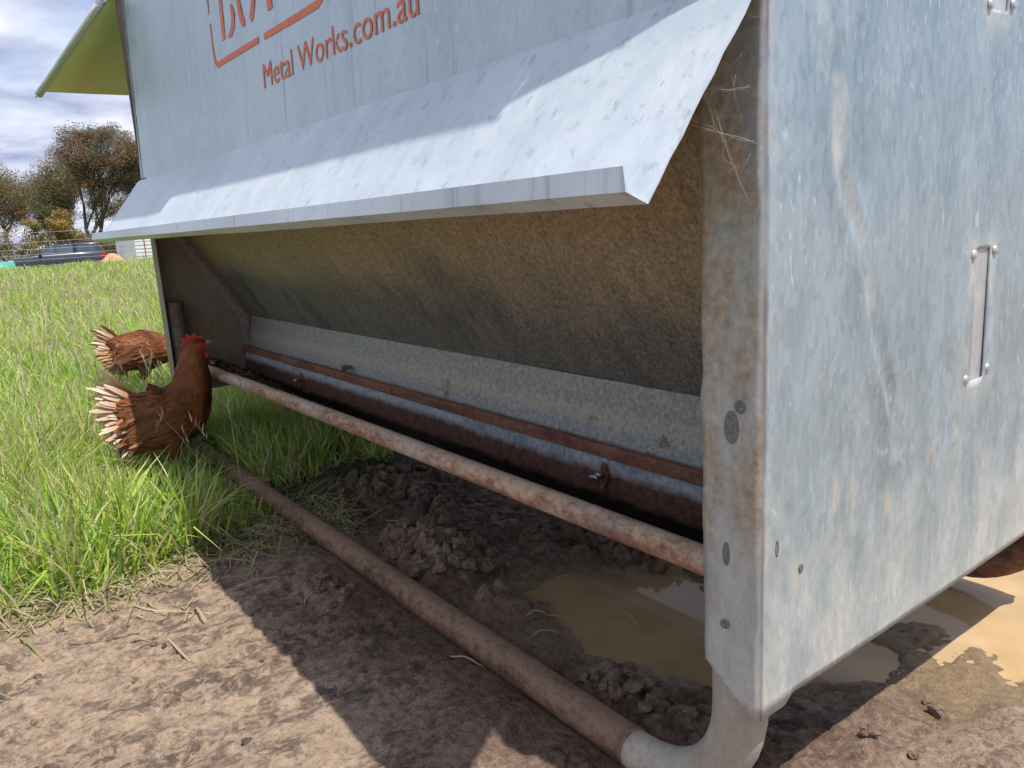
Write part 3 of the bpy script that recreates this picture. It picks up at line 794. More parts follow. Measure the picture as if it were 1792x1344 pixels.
# ------------------------------------------------------------------ stencilled lettering on the hopper
def hop_y(z): return YF + LEAN * (z - FOLD) - 0.0021
def text_mesh(txt, x0, x1, z0, cap):
    cu = bpy.data.curves.new('stencil', 'FONT'); cu.body = txt; cu.size = 1.0; cu.resolution_u = 4; cu.offset = 0.001
    to = bpy.data.objects.new('stencil', cu); COL.objects.link(to)
    dg = bpy.context.evaluated_depsgraph_get(); dg.update()
    me = bpy.data.meshes.new_from_object(to.evaluated_get(dg))
    bpy.data.objects.remove(to); bpy.data.curves.remove(cu)
    co = np.array([v.co[:] for v in me.vertices]); fs = [tuple(p.vertices) for p in me.polygons]
    bpy.data.meshes.remove(me)
    lo, hi = co[:, 0].min(), co[:, 0].max()
    capu = 0.70
    X = x0 + (co[:, 0] - lo) / (hi - lo) * (x1 - x0)
    Z = z0 + co[:, 1] / capu * cap
    return [(a, hop_y(b), b) for a, b in zip(X, Z)], fs
parts = [text_mesh('Metal Works.com.au', -1.592, -.986, .984, .046)]
def strip(pts, w):
    """flat stroke along x,z points with half widths w"""
    V = []; n = len(pts)
    for i, (x, z) in enumerate(pts):
        a = Vector(pts[max(i - 1, 0)]); b = Vector(pts[min(i + 1, n - 1)]); t = (b - a).normalized(); nn = Vector((-t.y, t.x))
        ww = w[i] if isinstance(w, (list, tuple)) else w
        for s in (-1, 1):
            q = Vector((x, z)) + nn * ww * s; V.append((q.x, hop_y(q.y), q.y))
    return V, [(2 * i, 2 * i + 1, 2 * i + 3, 2 * i + 2) for i in range(n - 1)]
parts.append(strip([(-1.602, 1.0775), (-1.80, 1.0785), (-1.868, 1.079), (-1.884, 1.088), (-1.889, 1.11), (-1.892, 1.14), (-1.894, 1.172)], [.006, .006, .006, .006, .0045, .0035, .003]))
parts.append(strip([(-1.897, 1.190), (-1.900, 1.245), (-1.895, 1.275), (-1.87, 1.285), (-1.30, 1.285)], [.003, .0045, .005, .006, .006]))
parts.append(strip([(-1.570, 1.0765), (-1.40, 1.0745), (-1.312, 1.0745), (-1.292, 1.082), (-1.284, 1.10), (-1.284, 1.17)], [.006, .0065, .007, .007, .006, .006]))
def arc(cx, cz, rx, rz, a0, a1, n=14): return [(cx + rx * math.cos(a), cz + rz * math.sin(a)) for a in np.linspace(a0, a1, n)]
D2 = math.pi / 180
parts.append(strip([(-1.8095, 1.119), (-1.812, 1.255)], .010))
parts.append(strip([(-1.778, 1.120), (-1.762, 1.122), (-1.743, 1.135), (-1.738, 1.155), (-1.748, 1.176)], [.003, .008, .0105, .010, .006]))
parts.append(strip([(-1.752, 1.188), (-1.742, 1.205), (-1.744, 1.232), (-1.760, 1.248), (-1.782, 1.252)], [.006, .011, .0115, .008, .004]))
parts.append(strip(arc(-1.664, 1.186, .036, .066, 105 * D2, 256 * D2), [.004] + [.010] * 12 + [.006]))
parts.append(strip(arc(-1.646, 1.186, .036, .066, 75 * D2, -76 * D2), [.004] + [.010] * 12 + [.006]))
parts.append(strip([(-1.529, 1.116), (-1.530, 1.236)], .0125))
parts.append(strip([(-1.572, 1.248), (-1.488, 1.248)], .009))
v, f = merge(parts)
F(link('painted_lettering', raw('painted_lettering', v, f), MAT['paint'], smooth=False), hop)

# ------------------------------------------------------------------ feed in the trough
def pebble_mesh(n, pos, size, seed, cols, flat=.6):
    r = np.random.default_rng(seed)
    base = np.array([(-1, -1, -1), (1, -1, -1), (1, 1, -1), (-1, 1, -1), (-1, -1, 1), (1, -1, 1), (1, 1, 1), (-1, 1, 1)], float)
    fc = np.array([(0, 3, 2, 1), (4, 5, 6, 7), (0, 1, 5, 4), (1, 2, 6, 5), (2, 3, 7, 6), (3, 0, 4, 7)])
    sc = size[:, None, None] * (0.6 + .8 * r.random((n, 8, 1))) * np.array([1.3, .8, flat]) * 0.6
    p = base[None] * sc
    a = r.random(n) * 6.28; ca, sa = np.cos(a)[:, None], np.sin(a)[:, None]
    q = np.stack([p[:, :, 0] * ca - p[:, :, 1] * sa, p[:, :, 0] * sa + p[:, :, 1] * ca, p[:, :, 2]], -1) + pos[:, None, :]
    fs = (fc[None] + (np.arange(n) * 8)[:, None, None]).reshape(-1, 4)
    return fast('grains', q.reshape(-1, 3), fs, np.repeat(cols, 8, 0))
n = 2600
fx = -2.72 + 1.05 * RNG.random(n) ** 1.7; fy = .685 + .155 * RNG.random(n)
dens = np.clip((-1.75 - fx) / .5, 0.02, 1)
keep = RNG.random(n) < dens; fx, fy = fx[keep], fy[keep]; n = len(fx)
fz = np.interp(fy, [.664, .70, .76, .815, .846], [.300, .284, .255, .222, .208]) + .004 + .03 * RNG.random(n) * np.clip((-1.95 - fx) / .6, 0, 1)
pal = np.array([(.05, .028, .018), (.10, .055, .03), (.20, .12, .06), (.34, .23, .12), (.025, .018, .014)])
cols = pal[RNG.choice(5, n, p=[.35, .25, .14, .05, .21])]
MAT['tint_matte'] = tint_mat('grain_tint', .8, 0.0)
feed = link('feed_residue', pebble_mesh(n, np.stack([fx, fy, fz], 1), RNG.uniform(.004, .010, n), 4, cols), MAT['tint_matte'], smooth=False)
finish(feed, 'brown feed pellets and husks lying in the trough', 'feed', None, 'stuff')

# ------------------------------------------------------------------ clods, litter
def clod_mesh(seed, fine=2):
    import bmesh
    bm = bmesh.new(); bmesh.ops.create_icosphere(bm, subdivisions=fine + 1, radius=1.0)
    r = np.random.default_rng(seed)
    co = np.array([v.co[:] for v in bm.verts])
    k = r.normal(size=(11, 3)); k /= np.linalg.norm(k, axis=1)[:, None]; off = r.uniform(.40, .85, 11)
    s = np.ones(len(co))
    for a, o in zip(k, off):
        d = co @ a
        s = np.where(d > o, np.minimum(s, o / np.maximum(d, 1e-3)), s)
    s += .36 * fbm(co[:, 0] * 1.0 + co[:, 2], co[:, 1] - co[:, 2] * .7, 2.1, 5, seed, .6) 
    s = np.clip(s, .5, 1.15)
    for v, t in zip(bm.verts, s): v.co = v.co * float(t)
    me = bpy.data.meshes.new('mud_clod'); bm.to_mesh(me); bm.free()
    return me
def clod_material():
    m = M('crumbly_mud')
    a = m.noise(60, 6, 0.7); b = m.noise(240, 4, .7)
    m.set(color=m.ramp(a, [(0.34, (0.10, 0.064, 0.048)), (0.55, (0.225, 0.150, 0.108)), (0.72, (0.36, 0.25, 0.175))]), rough=.9, normal=m.bump(m.math('ADD', a, b), .8, .005))
    return m.mat
MAT['clod'] = clod_material()
clods = [clod_mesh(s) for s in range(6)]
for me in clods:
    me.materials.append(MAT['clod'])
def clod(x, y, r, i, label, group=None, z=None, name='mud_clod', cat='clod', sink=.3):
    o = bpy.data.objects.new(name, clods[i % 6]); COL.objects.link(o)
    zz = float(terrain(np.array(x), np.array(y))) if z is None else z
    o.location = (x, y, zz + r * (.62 - sink)); o.scale = (r, r * random.uniform(.7, 1.0), r * random.uniform(.55, .8))
    o.rotation_euler = (0, 0, random.uniform(0, 6.28))
    return finish(o, label, cat, group)
random.seed(21)
for k in range(44):
    a, q = random.uniform(0, 6.28), random.random() ** .7
    clod(-1.37 + .17 * q * math.cos(a), .775 + .10 * q * math.sin(a), random.uniform(.009, .028), k, 'crumbly mud clod in the heap behind the runner pipe, under the trough', 'clods in the heap under the trough')
for k in range(26):
    a, q = random.uniform(0, 6.28), random.random() ** .7
    clod(-1.40 + .12 * q * math.cos(a), .525 + .055 * q * math.sin(a), random.uniform(.006, .017), k + 2, 'small mud clod in the low heap in front of the runner pipe', 'clods in front of the runner')
for k in range(30):
    clod(-1.9 + random.gauss(0, .16), .92 + random.gauss(0, .08), random.uniform(.010, .026), k + 1, 'mud clod at the edge of the shaded grass, under the trough', 'clods at the shaded grass edge')
for k in range(26):
    clod(-.75 + random.gauss(0, .07), .715 + random.gauss(0, .035), random.uniform(.006, .02), k + 3, 'cracked mud clod inside the bend of the galvanised leg, beside the puddle', 'clods inside the leg bend')
for k in range(22):
    clod(random.uniform(-1.7, -.95), random.uniform(-.1, .38), random.uniform(.003, .009), k, 'tiny dry mud crumb on the sunlit bare ground', 'crumbs on the sunlit mud')
for k in range(18):
    clod(random.uniform(-.5, -.1), random.uniform(.75, 1.25), random.uniform(.006, .016), k, 'damp mud lump outside the end panel', 'lumps outside the end panel')
clod(-1.985, .645 - .06, .020, 2, 'brown stone beside the runner pipe at the grass edge', name='stone', cat='stone')
clod(-1.91, .8555, .016, 4, 'dried mud lump sitting on the rusty rail', z=.337, name='mud_lump', cat='mud lump')
o = clod(-1.03, .255, .011, 1, 'dark dropping on the sunlit bare mud', name='dropping', cat='dropping')
o.data = o.data.copy(); o.data.materials.clear(); o.data.materials.append(plain('dark_dropping', (.05, .042, .035), .7)); o.scale = (.012, .007, .006)

# ------------------------------------------------------------------ grass
def blades(x, y, z, h, w, lean, ldir, cols, face=None, curl=1.6, rng=RNG):
    n = len(x); face = rng.uniform(0, 6.283, n) if face is None else face
    t = np.array([0, .38, .74, 1.0]); wd = np.array([.75, 1.0, .62, .06])
    off = lean[:, None] * h[:, None] * t[None] ** curl
    zz = z[:, None] + h[:, None] * t[None] * np.sqrt(np.clip(1 - (lean[:, None] * t[None]) ** 2 * .55, .08, 1))
    cx = x[:, None] + np.cos(ldir)[:, None] * off; cy = y[:, None] + np.sin(ldir)[:, None] * off
    hx = np.cos(face)[:, None] * w[:, None] * wd[None] * .5; hy = np.sin(face)[:, None] * w[:, None] * wd[None] * .5
    V = np.stack([np.stack([cx - hx, cy - hy, zz], -1), np.stack([cx + hx, cy + hy, zz], -1)], 2).reshape(-1, 3)
    b = (np.arange(n) * 8)[:, None, None]
    q = np.array([(0, 1, 3, 2), (2, 3, 5, 4), (4, 5, 7, 6)])[None] + b
    return V, q.reshape(-1, 4), np.repeat(cols, 8, 0)
GP = np.array([(.350, .530, .060), (.440, .590, .090), (.540, .640, .145), (.200, .370, .050), (.62, .58, .28), (.66, .58, .36), (.27, .45, .13)])
def grass_cols(n, dry, rng=RNG):
    p = np.array([.26, .24, .16, .18, 0, 0, .16]) * (1 - dry); p[4] = dry * .55; p[5] = dry * .45
    c = GP[rng.choice(7, n, p=p / p.sum())]
    return c * rng.uniform(.75, 1.2, (n, 1)) * rng.uniform(.92, 1.08, (n, 3))
def grass_mask(x, y):
    """1 where sward grows, 0 on the bare churned mud"""
    e = x + .28 * fbm(x, y, 2.2, 4, 8) + .10 * fbm(x, y, 11, 3, 18)
    edge = np.where(y < .42, -1.80 - .0 * y, np.where(y < .62, -1.86, -2.02))
    edge = edge - .28 * sstep(.95, 1.4, y)
    return sstep(edge + .02, edge - .16, e)
def wedge(n, d0, d1, a0, a1, p=1.0):
    """positions scattered evenly over a sector round the camera"""
    d = np.sqrt(RNG.uniform(d0 ** 2, d1 ** 2, n)); a = RNG.uniform(a0, a1, n)
    return -d * np.cos(a), d * np.sin(a), d
sets = []
def add_grass(n, d0, d1, a0, a1, h0, h1, w0, w1, dry, seed, clump=4.0):
    x, y, d = wedge(n, d0, d1, a0, a1)
    mk = grass_mask(x, y); c = .5 + 1.0 * fbm(x, y, clump, 3, seed)
    k = (RNG.random(n) < mk) & (RNG.random(n) < np.clip(c + .45, .12, 1))
    x, y, d, mk, c = x[k], y[k], d[k], mk[k], c[k]; n = len(x)
    h = (h0 * .55 + (h1 * 1.12 - h0 * .55) * RNG.random(n) ** 1.5) * (.55 + .65 * np.clip(c, 0, 1.2)) * (.30 + .70 * mk)
    # cropped short and trampled close to the machine
    nearm = np.exp(-((x + 2.0) / .35) ** 2) * sstep(.30, .75, y) * (y < 1.6)
    h *= 1 - .45 * nearm
    for (hx_, hy_) in ((-2.36, .462), (-3.78, .735)):
        sx, sy = x - hx_ * .86, y - hy_ * .86
        h = h * (1 - .52 * np.exp(-((x - hx_ * .93) / (.11 * abs(hx_))) ** 2 - ((y - hy_ * .93) / .17) ** 2))
    run_ = (x > -2.62) & (y > .50 + .05 * fbm(x, y, 6, 2, 3)) & (y < .67)
    h = np.where(run_, h * .38, h)
    under = (y > .62) & (x > -2.72); h = np.where(under, np.minimum(h, .15), h)
    dr = np.clip(dry + .35 * fbm(x, y, 1.1, 3, seed + 5), .03, .8)
    cols = grass_cols(n, dry); tan = RNG.random(n) < dr * .55
    cols[tan] = GP[RNG.choice([4, 5], tan.sum())] * RNG.uniform(.7, 1.1, (tan.sum(), 1))
    bw_ = RNG.uniform(w0, w1, n) * np.where(RNG.random(n) < .14, 1.6, 1.0)
    sets.append(blades(x, y, terrain(x, y) - .006, h, bw_, np.clip(RNG.gamma(2.2, .27, n), .04, 1.25), RNG.uniform(0, 6.283, n), cols))
A0, A1 = -.30, .60
add_grass(78000, 1.7, 3.4, -.25, .62, .09, .23, .003, .0065, .24, 1, 5)
add_grass(52000, 3.4, 6.5, -.22, .50, .10, .22, .004, .008, .24, 2, 3)
add_grass(70000, 6.5, 14, -.20, .42, .12, .27, .007, .013, .27, 3, 1.4)
add_grass(70000, 14, 30, -.20, .40, .11, .27, .012, .024, .27, 4, .7)
add_grass(22000, 30, 60, -.25, .42, .15, .35, .03, .06, .25, 5, .4)
add_grass(26000, 2.6, 14, .62, 1.45, .14, .30, .010, .02, .22, 6, 1.5)
add_grass(16000, 2.2, 12, -1.3, -.25, .14, .30, .010, .02, .22, 7, 1.5)
V = np.concatenate([s[0] for s in sets]); off = np.cumsum([0] + [len(s[0]) for s in sets[:-1]])
Q = np.concatenate([s[1] + o for s, o in zip(sets, off)]); C_ = np.concatenate([s[2] for s in sets])
MAT['grass'] = tint_mat('grass_blades', .5, .45, .3)
finish(link('grass', fast('grass', V, Q, C_), MAT['grass'], smooth=False), 'lush green pasture grass with dry straw-coloured stems', 'grass', None, 'stuff')
# flowering stems
n = 4200
x, y, d = wedge(n, 1.85, 16, -.2, .45); k = RNG.random(n) < grass_mask(x, y) * np.clip(3.0 / d, .1, 1) ** .3
x, y, d = x[k], y[k], d[k]; n = len(x)
k = ~((y > .6) & (x > -2.9) & (y < 1.6)); x, y, d = x[k], y[k], d[k]; n = len(x)
h = RNG.uniform(.16, .32, n); ln = RNG.uniform(.05, .6, n); ld = RNG.uniform(0, 6.283, n)
tan = np.array([(.62, .53, .34)]) * RNG.uniform(.7, 1.15, (n, 1)); z0 = terrain(x, y)
w = np.clip(.0016 + .0004 * d, .0018, .006)
S1 = blades(x, y, z0, h, w * 1.2, ln, ld, tan * np.array([.8, .95, .8]))
off = ln * h; zt = z0 + h * np.sqrt(np.clip(1 - ln ** 2 * .55, .08, 1))
hx, hy = x + np.cos(ld) * off, y + np.sin(ld) * off
heads = [S1]
for q in range(8):
    t = q / 8.0
    bx_ = x + np.cos(ld) * off * (1 - .22 * t); by_ = y + np.sin(ld) * off * (1 - .22 * t)
    heads.append(blades(bx_, by_, zt - h * (.20 * (1 - t) + .02), RNG.uniform(.016, .032, n), w * 1.35, RNG.uniform(.1, .45, n), RNG.uniform(0, 6.283, n), tan * RNG.uniform(.85, 1.2, (n, 1))))
V = np.concatenate([s[0] for s in heads]); off = np.cumsum([0] + [len(s[0]) for s in heads[:-1]])
Q = np.concatenate([s[1] + o for s, o in zip(heads, off)]); C_ = np.concatenate([s[2] for s in heads])
finish(link('seed_stems', fast('seed_stems', V, Q, C_), MAT['grass'], smooth=False), 'straw-coloured seed heads standing above the pasture', 'grass', None, 'stuff')
# trampled stems lying along the edge of the bare mud, and odd straws
n = 15000
x = RNG.uniform(-2.4, -1.35, n); y = RNG.uniform(-.45, .75, n)
e = x + .28 * fbm(x, y, 2.2, 4, 8) + .10 * fbm(x, y, 11, 3, 18)
pk = np.exp(-((e + 1.87) / .12) ** 2) + .010
k = RNG.random(n) < pk; x, y = x[k], y[k]; n = len(x)
cols = np.array([(.50, .45, .25), (.36, .42, .14), (.56, .49, .33), (.26, .21, .13)])[RNG.choice(4, n)] * RNG.uniform(.7, 1.1, (n, 1))
L = .02 + .12 * RNG.random(n) ** 1.8; a = RNG.uniform(0, 6.283, n); bw = RNG.uniform(.0015, .004, n)
xe, ye = x + np.cos(a) * L, y + np.sin(a) * L; xm, ym = (x + xe) / 2 + RNG.normal(0, .006, n), (y + ye) / 2 + RNG.normal(0, .006, n)
za, zm, zb = terrain(x, y) + .004, terrain(xm, ym) + RNG.uniform(.004, .018, n), terrain(xe, ye) + .004
px, py = -np.sin(a) * bw / 2, np.cos(a) * bw / 2
V = np.stack([np.stack([x - px, y - py, za], 1), np.stack([x + px, y + py, za], 1), np.stack([xm - px, ym - py, zm], 1), np.stack([xm + px, ym + py, zm + .001], 1), np.stack([xe - px, ye - py, zb], 1), np.stack([xe + px, ye + py, zb], 1)], 1).reshape(-1, 3)
Q = (np.array([(0, 1, 3, 2), (2, 3, 5, 4)])[None] + (np.arange(n) * 6)[:, None, None]).reshape(-1, 4)
finish(link('grass_litter', fast('grass_litter', V, Q, np.repeat(cols, 6, 0)), MAT['grass'], smooth=False), 'trampled pale stems lying along the edge of the bare mud', 'litter', None, 'stuff')
# a few straws one can pick out in the mud
for (x, y, L, a, bow, lab) in ((-1.02, .80, .085, 1.2, .012, 'pale straw standing out of the mud left of the shaded puddle'), (-.93, .905, .07, .1, .02, 'bent straw at the far rim of the shaded puddle'),
                               (-.955, .742, .06, 1.5, .012, 'green stalk dipping into the near edge of the shaded puddle'), (-.985, .60, .06, .5, .006, 'straw lying against the runner pipe in front of the shaded puddle')):
    pts = []
    for t in np.linspace(0, 1, 7):
        qx, qy = x + math.cos(a) * L * (t - .5), y + math.sin(a) * L * (t - .5)
        pts.append((qx, qy, max(float(terrain(np.array(qx), np.array(qy))), WATER_A) + .003 + bow * math.sin(math.pi * t)))
    finish(tube('straw', pts, [.0016] * 5 + [.0013, .0006], plain('straw', (.34, .27, .16), .7), None, 6), lab, 'straw')

# ------------------------------------------------------------------ hens
MAT['plume'] = tint_mat('hen_feathers', .62, .12, .25)
MAT['comb'] = plain('red_comb', (.50, .035, .025), .55, 0, .25, 120, .4)
MAT['beak'] = plain('horn_beak', (.42, .25, .12), .45)
MAT['eye'] = plain('amber_eye', (.28, .09, .02), .15)
MAT['shank'] = plain('yellow_shank', (.42, .29, .10), .6, 0, .2, 200, .3)
def loft(st, seg=22):
    """continuous body along stations (f, u, rv, rl)"""
    st = np.array(st, float); m = len(st); t = np.arange(m); tt = np.linspace(0, m - 1, 46)
    # smooth interpolation
    def cr(col):
        out = []
        for q in tt:
            i = min(int(q), m - 2); s = q - i
            p0, p1, p2, p3 = col[max(i - 1, 0)], col[i], col[i + 1], col[min(i + 2, m - 1)]
            out.append(.5 * (2 * p1 + (p2 - p0) * s + (2 * p0 - 5 * p1 + 4 * p2 - p3) * s * s + (3 * p1 - p0 - 3 * p2 + p3) * s ** 3))
        return np.array(out)
    f, u, rv, rl = [cr(st[:, k]) for k in range(4)]
    rv, rl = np.maximum(rv, .002), np.maximum(rl, .002)
    tf, tu = np.gradient(f), np.gradient(u); L = np.hypot(tf, tu); tf, tu = tf / L, tu / L
    for _ in range(3):
        tf = np.convolve(np.pad(tf, 2, 'edge'), np.ones(5) / 5, 'valid'); tu = np.convolve(np.pad(tu, 2, 'edge'), np.ones(5) / 5, 'valid')
    L = np.hypot(tf, tu); tf, tu = tf / L, tu / L
    a = np.arange(seg) / seg * 2 * math.pi
    ca, sa = np.cos(a), np.sin(a)
    P = np.zeros((46, seg, 3))
    P[:, :, 0] = f[:, None] - tu[:, None] * rv[:, None] * ca[None]
    P[:, :, 2] = u[:, None] + tf[:, None] * rv[:, None] * ca[None]
    P[:, :, 1] = rl[:, None] * sa[None]
    for _ in range(8): P[1:-1] = .25 * P[:-2] + .5 * P[1:-1] + .25 * P[2:]
    return P, tf, tu
def feather_cards(base, back, nrm, ln, wd, lift, cols, tip=.12):
    """pointed oval feathers, root at base, lying back along 'back', slightly lifted"""
    side = np.cross(nrm, back); n = len(base)
    V = np.zeros((n, 8, 3))
    for k, (t, w, li) in enumerate(((0, .35, 0.0), (.4, 1.0, .55), (.78, .8, .95), (1.0, tip, 1.0))):
        c = base + back * (ln * t)[:, None] + nrm * (lift * li + .001)[:, None]
        V[:, 2 * k] = c - side * (wd * w * .5)[:, None]; V[:, 2 * k + 1] = c + side * (wd * w * .5)[:, None]
        # camber
    b = (np.arange(n) * 8)[:, None, None]
    Q = (np.array([(0, 1, 3, 2), (2, 3, 5, 4), (4, 5, 7, 6)])[None] + b).reshape(-1, 4)
    C = np.repeat(cols, 8, 0).reshape(n, 8, 3).copy()
    C[:, 6:] *= 1.10; C[:, :2] *= .9
    return V.reshape(-1, 3), Q, C.reshape(-1, 3)
def hen(loc, heading, stations, label, seed, tail_c, tail_dir, tail_pale):
    r = np.random.default_rng(seed)
    root = finish(empty('hen', loc, heading), label, 'hen', None)
    P, tf, tu = loft(stations); m, seg = P.shape[:2]
    ii = np.arange(m * seg).reshape(m, seg); j2 = (np.arange(seg) + 1) % seg
    q = np.stack([ii[:-1], ii[:-1][:, j2], ii[1:][:, j2], ii[1:]], -1).reshape(-1, 4)
    base_col = np.tile(np.array([[.15, .052, .020]]), (m * seg, 1))
    me = fast('body', P.reshape(-1, 3), q[:, ::-1], base_col)
    body = link('body', me, MAT['plume'], root)
    # plumage lying over the body
    n = 9500
    si = (r.random(n) * (m - 6.2)).clip(0, m - 7); aj = r.random(n) * seg
    i0 = si.astype(int); j0 = aj.astype(int) % seg
    p = P[i0, j0] + (P[i0 + 1, j0] - P[i0, j0]) * (si - i0)[:, None]
    p = p + (P[i0, (j0 + 1) % seg] - P[i0, j0]) * (aj - aj.astype(int))[:, None]
    bk = P[np.maximum(i0 - 1, 0), j0] - P[i0 + 1, j0]; bk /= np.linalg.norm(bk, axis=1)[:, None] + 1e-9
    tc_ = -np.stack([tf[i0], 0 * tf[i0], tu[i0]], 1)
    bad = (bk * tc_).sum(1) < .5; bk = np.where(bad[:, None], tc_, bk)
    ax = P.mean(1)[i0]; nr = p - ax; nr -= bk * (nr * bk).sum(1)[:, None]; nr /= np.linalg.norm(nr, axis=1)[:, None] + 1e-9
    bk = bk + np.array([0, 0, -.25]) + r.normal(0, .10, (n, 3)); bk -= nr * (bk * nr).sum(1)[:, None]; bk /= np.linalg.norm(bk, axis=1)[:, None]
    u = si / m
    ln = np.interp(u, [0, .25, .5, .68, .85, 1], [.030, .027, .023, .022, .017, .007]) * r.uniform(.75, 1.25, n)
    ln = np.where(bad, .004, ln)
    wd = ln * r.uniform(.38, .6, n) * np.interp(u, [0, .45, .65, 1], [1, 1, .5, .6])
    pal = np.array([(.185, .058, .020), (.125, .038, .015), (.235, .082, .030), (.080, .026, .012), (.29, .13, .055)])
    fl_ = np.clip(.5 + 1.3 * fbm(p[:, 0] + p[:, 1], p[:, 2] - p[:, 1], 26, 3, seed), 0, 1)[:, None]
    c = (np.array([[.115, .036, .014]]) * (1 - fl_) + np.array([[.255, .092, .034]]) * fl_) * r.uniform(.66, 1.34, (n, 1))
    gold = (u > .55)[:, None] * r.random((n, 1)) * .45
    c = c * (1 - gold) + np.array([[.34, .135, .042]]) * gold
    V, Q, C = feather_cards(p, bk, nr, ln, wd, ln * r.uniform(.02, .08, n), c)
    pl = link('plumage', fast('plumage', V, Q, C), MAT['plume'], body, smooth=False); pl['kind'] = 'stuff'
    # folded wings: rows of coverts, then long flight feathers
    for s in (-1, 1):
        b_, k_, n_, l_, w_, c_ = [], [], [], [], [], []
        for row in range(7):
            for col in range(11):
                t = col / 10; f0 = .062 - .125 * t + r.normal(0, .004); u0 = .250 - .018 * row - .024 * t + r.normal(0, .003)
                # push out to the flank
                PF = P.reshape(-1, 3); wt = np.exp(-((PF[:, 0] - f0) / .012) ** 2 - ((PF[:, 2] - u0) / .012) ** 2); yl = (np.abs(PF[:, 1]) * wt).sum() / wt.sum()
                b_.append((f0, s * (yl + .005), u0)); k_.append((-.93, s * -.03, -.30 + .05 * row + r.normal(0, .05))); n_.append((0, s, .12))
                l_.append((.028 + .030 * t) * r.uniform(.85, 1.15)); w_.append(.012 * r.uniform(.85, 1.2))
                c_.append(np.array((.20, .070, .026)) * r.uniform(.7, 1.3))
        for col in range(9):
            t = col / 8
            b_.append((-.01 - .02 * t, s * (.088 - .006 * t), .235 - .058 * t)); k_.append((-.90, s * -.16, -.42 + .20 * t)); n_.append((.0, s, .1))
            l_.append((.095 - .02 * t) * r.uniform(.85, 1.1)); w_.append(.013); c_.append(np.array((.22, .095, .042)) * r.uniform(.6, 1.25))
        b_, k_, n_ = map(np.array, (b_, k_, n_)); k_ /= np.linalg.norm(k_, axis=1)[:, None]; n_ = n_ - k_ * (n_ * k_).sum(1)[:, None]; n_ /= np.linalg.norm(n_, axis=1)[:, None]
        V, Q, C = feather_cards(b_, k_, n_, np.array(l_), np.array(w_), np.full(len(l_), .004), np.array(c_))
        link('wing', fast('wing', V, Q, C), MAT['plume'], root, smooth=False)
    # tail fan
    tb = np.array(tail_c)
    for k in range(140):
        s = (k % 35) / 34 * 2 - 1; lay = k // 35 * .8
        el = math.radians(tail_dir + (1 - abs(s)) * 14 - abs(s) * 50 - lay * 9 + r.normal(0, 9)); yaw = s * .26 + r.normal(0, .05)
        d = np.array([[-math.cos(el) * math.cos(yaw), math.sin(yaw) * .8, math.sin(el)]]); d /= np.linalg.norm(d)
        nn = np.array([[math.sin(el) * .4, np.sign(s + .01) * 1.0, math.cos(el) * .55]]); nn -= d * (nn * d).sum(); nn /= np.linalg.norm(nn)
        mx_ = np.clip(r.normal(tail_pale, .28), 0, 1); cc = np.array([[.74, .64, .51]]) * mx_ + np.array([[.36, .16, .07]]) * (1 - mx_)
        ln = (.108 - .018 * abs(s) - .012 * lay) * r.uniform(.82, 1.12)
        V, Q, C = feather_cards(tb[None] + np.array([[r.normal(0, .006), s * .020, -.098 * abs(s) - .010 * lay]]), d, nn, np.array([ln]), np.array([.0150 * r.uniform(.6, 1.3)]), np.array([.004]), cc * r.uniform(.75, 1.1), tip=.28)
        C = C.reshape(8, 3); C[:2] = (.20, .07, .026); C[2:4] = C[2:4] * .25 + np.array((.40, .17, .07)) * .75; C[4:6] = C[4:6] * .75 + np.array((.46, .24, .11)) * .25
        link('tail_feather', fast('tail_feather', V, Q, C), MAT['plume'], root, smooth=False)
    # loose fluff beneath the tail
    n = 260
    bp = np.stack([r.normal(-.062, .018, n), r.normal(0, .03, n), r.normal(.185, .028, n)], 1)
    bk = np.stack([-np.ones(n), r.normal(0, .25, n), r.normal(-.45, .25, n)], 1); bk /= np.linalg.norm(bk, axis=1)[:, None]
    nr = np.stack([r.normal(0, .2, n), np.sign(bp[:, 1]) + .01, r.normal(0, .3, n)], 1); nr -= bk * (nr * bk).sum(1)[:, None]; nr /= np.linalg.norm(nr, axis=1)[:, None]
    V, Q, C = feather_cards(bp, bk, nr, r.uniform(.02, .042, n), r.uniform(.006, .011, n), np.full(n, .003), np.array([(.33, .15, .065)]) * r.uniform(.6, 1.25, (n, 1)))
    fl = link('vent_fluff', fast('vent_fluff', V, Q, C), MAT['plume'], body, smooth=False); fl['kind'] = 'stuff'
    # head furniture, in the frame of the last stations
    hf, hu = float(stations[-3][0]), float(stations[-3][1]); ang = math.atan2(stations[-1][1] - stations[-3][1], stations[-1][0] - stations[-3][0])
    ca, sa = math.cos(ang), math.sin(ang)
    def hp(a, b, y): return (hf + a * ca - b * sa, y, hu + a * sa + b * ca)
    v, f = tubev([hp(.026, .000, 0), hp(.038, .000, 0), hp(.047, -.004, 0), hp(.052, -.010, 0)], [.0085, .0072, .0045, .001], 10)
    link('beak', raw('beak', v, f), MAT['beak'], root)
    # comb: upright serrated blade
    prof = [(.030, .012), (.034, .026), (.025, .027), (.020, .042), (.011, .034), (.003, .050), (-.006, .037), (-.017, .047), (-.021, .030), (-.029, .026), (-.020, .016), (0, .018)]
    n = len(prof); v = [hp(a, b, -.0022) for a, b in prof] + [hp(a, b, .0022) for a, b in prof]
    f = [tuple(range(n))[::-1], tuple(range(n, 2 * n))] + [(i, (i + 1) % n, n + (i + 1) % n, n + i) for i in range(n)]
    link('comb', raw('comb', v, f), MAT['comb'], root, smooth=False)
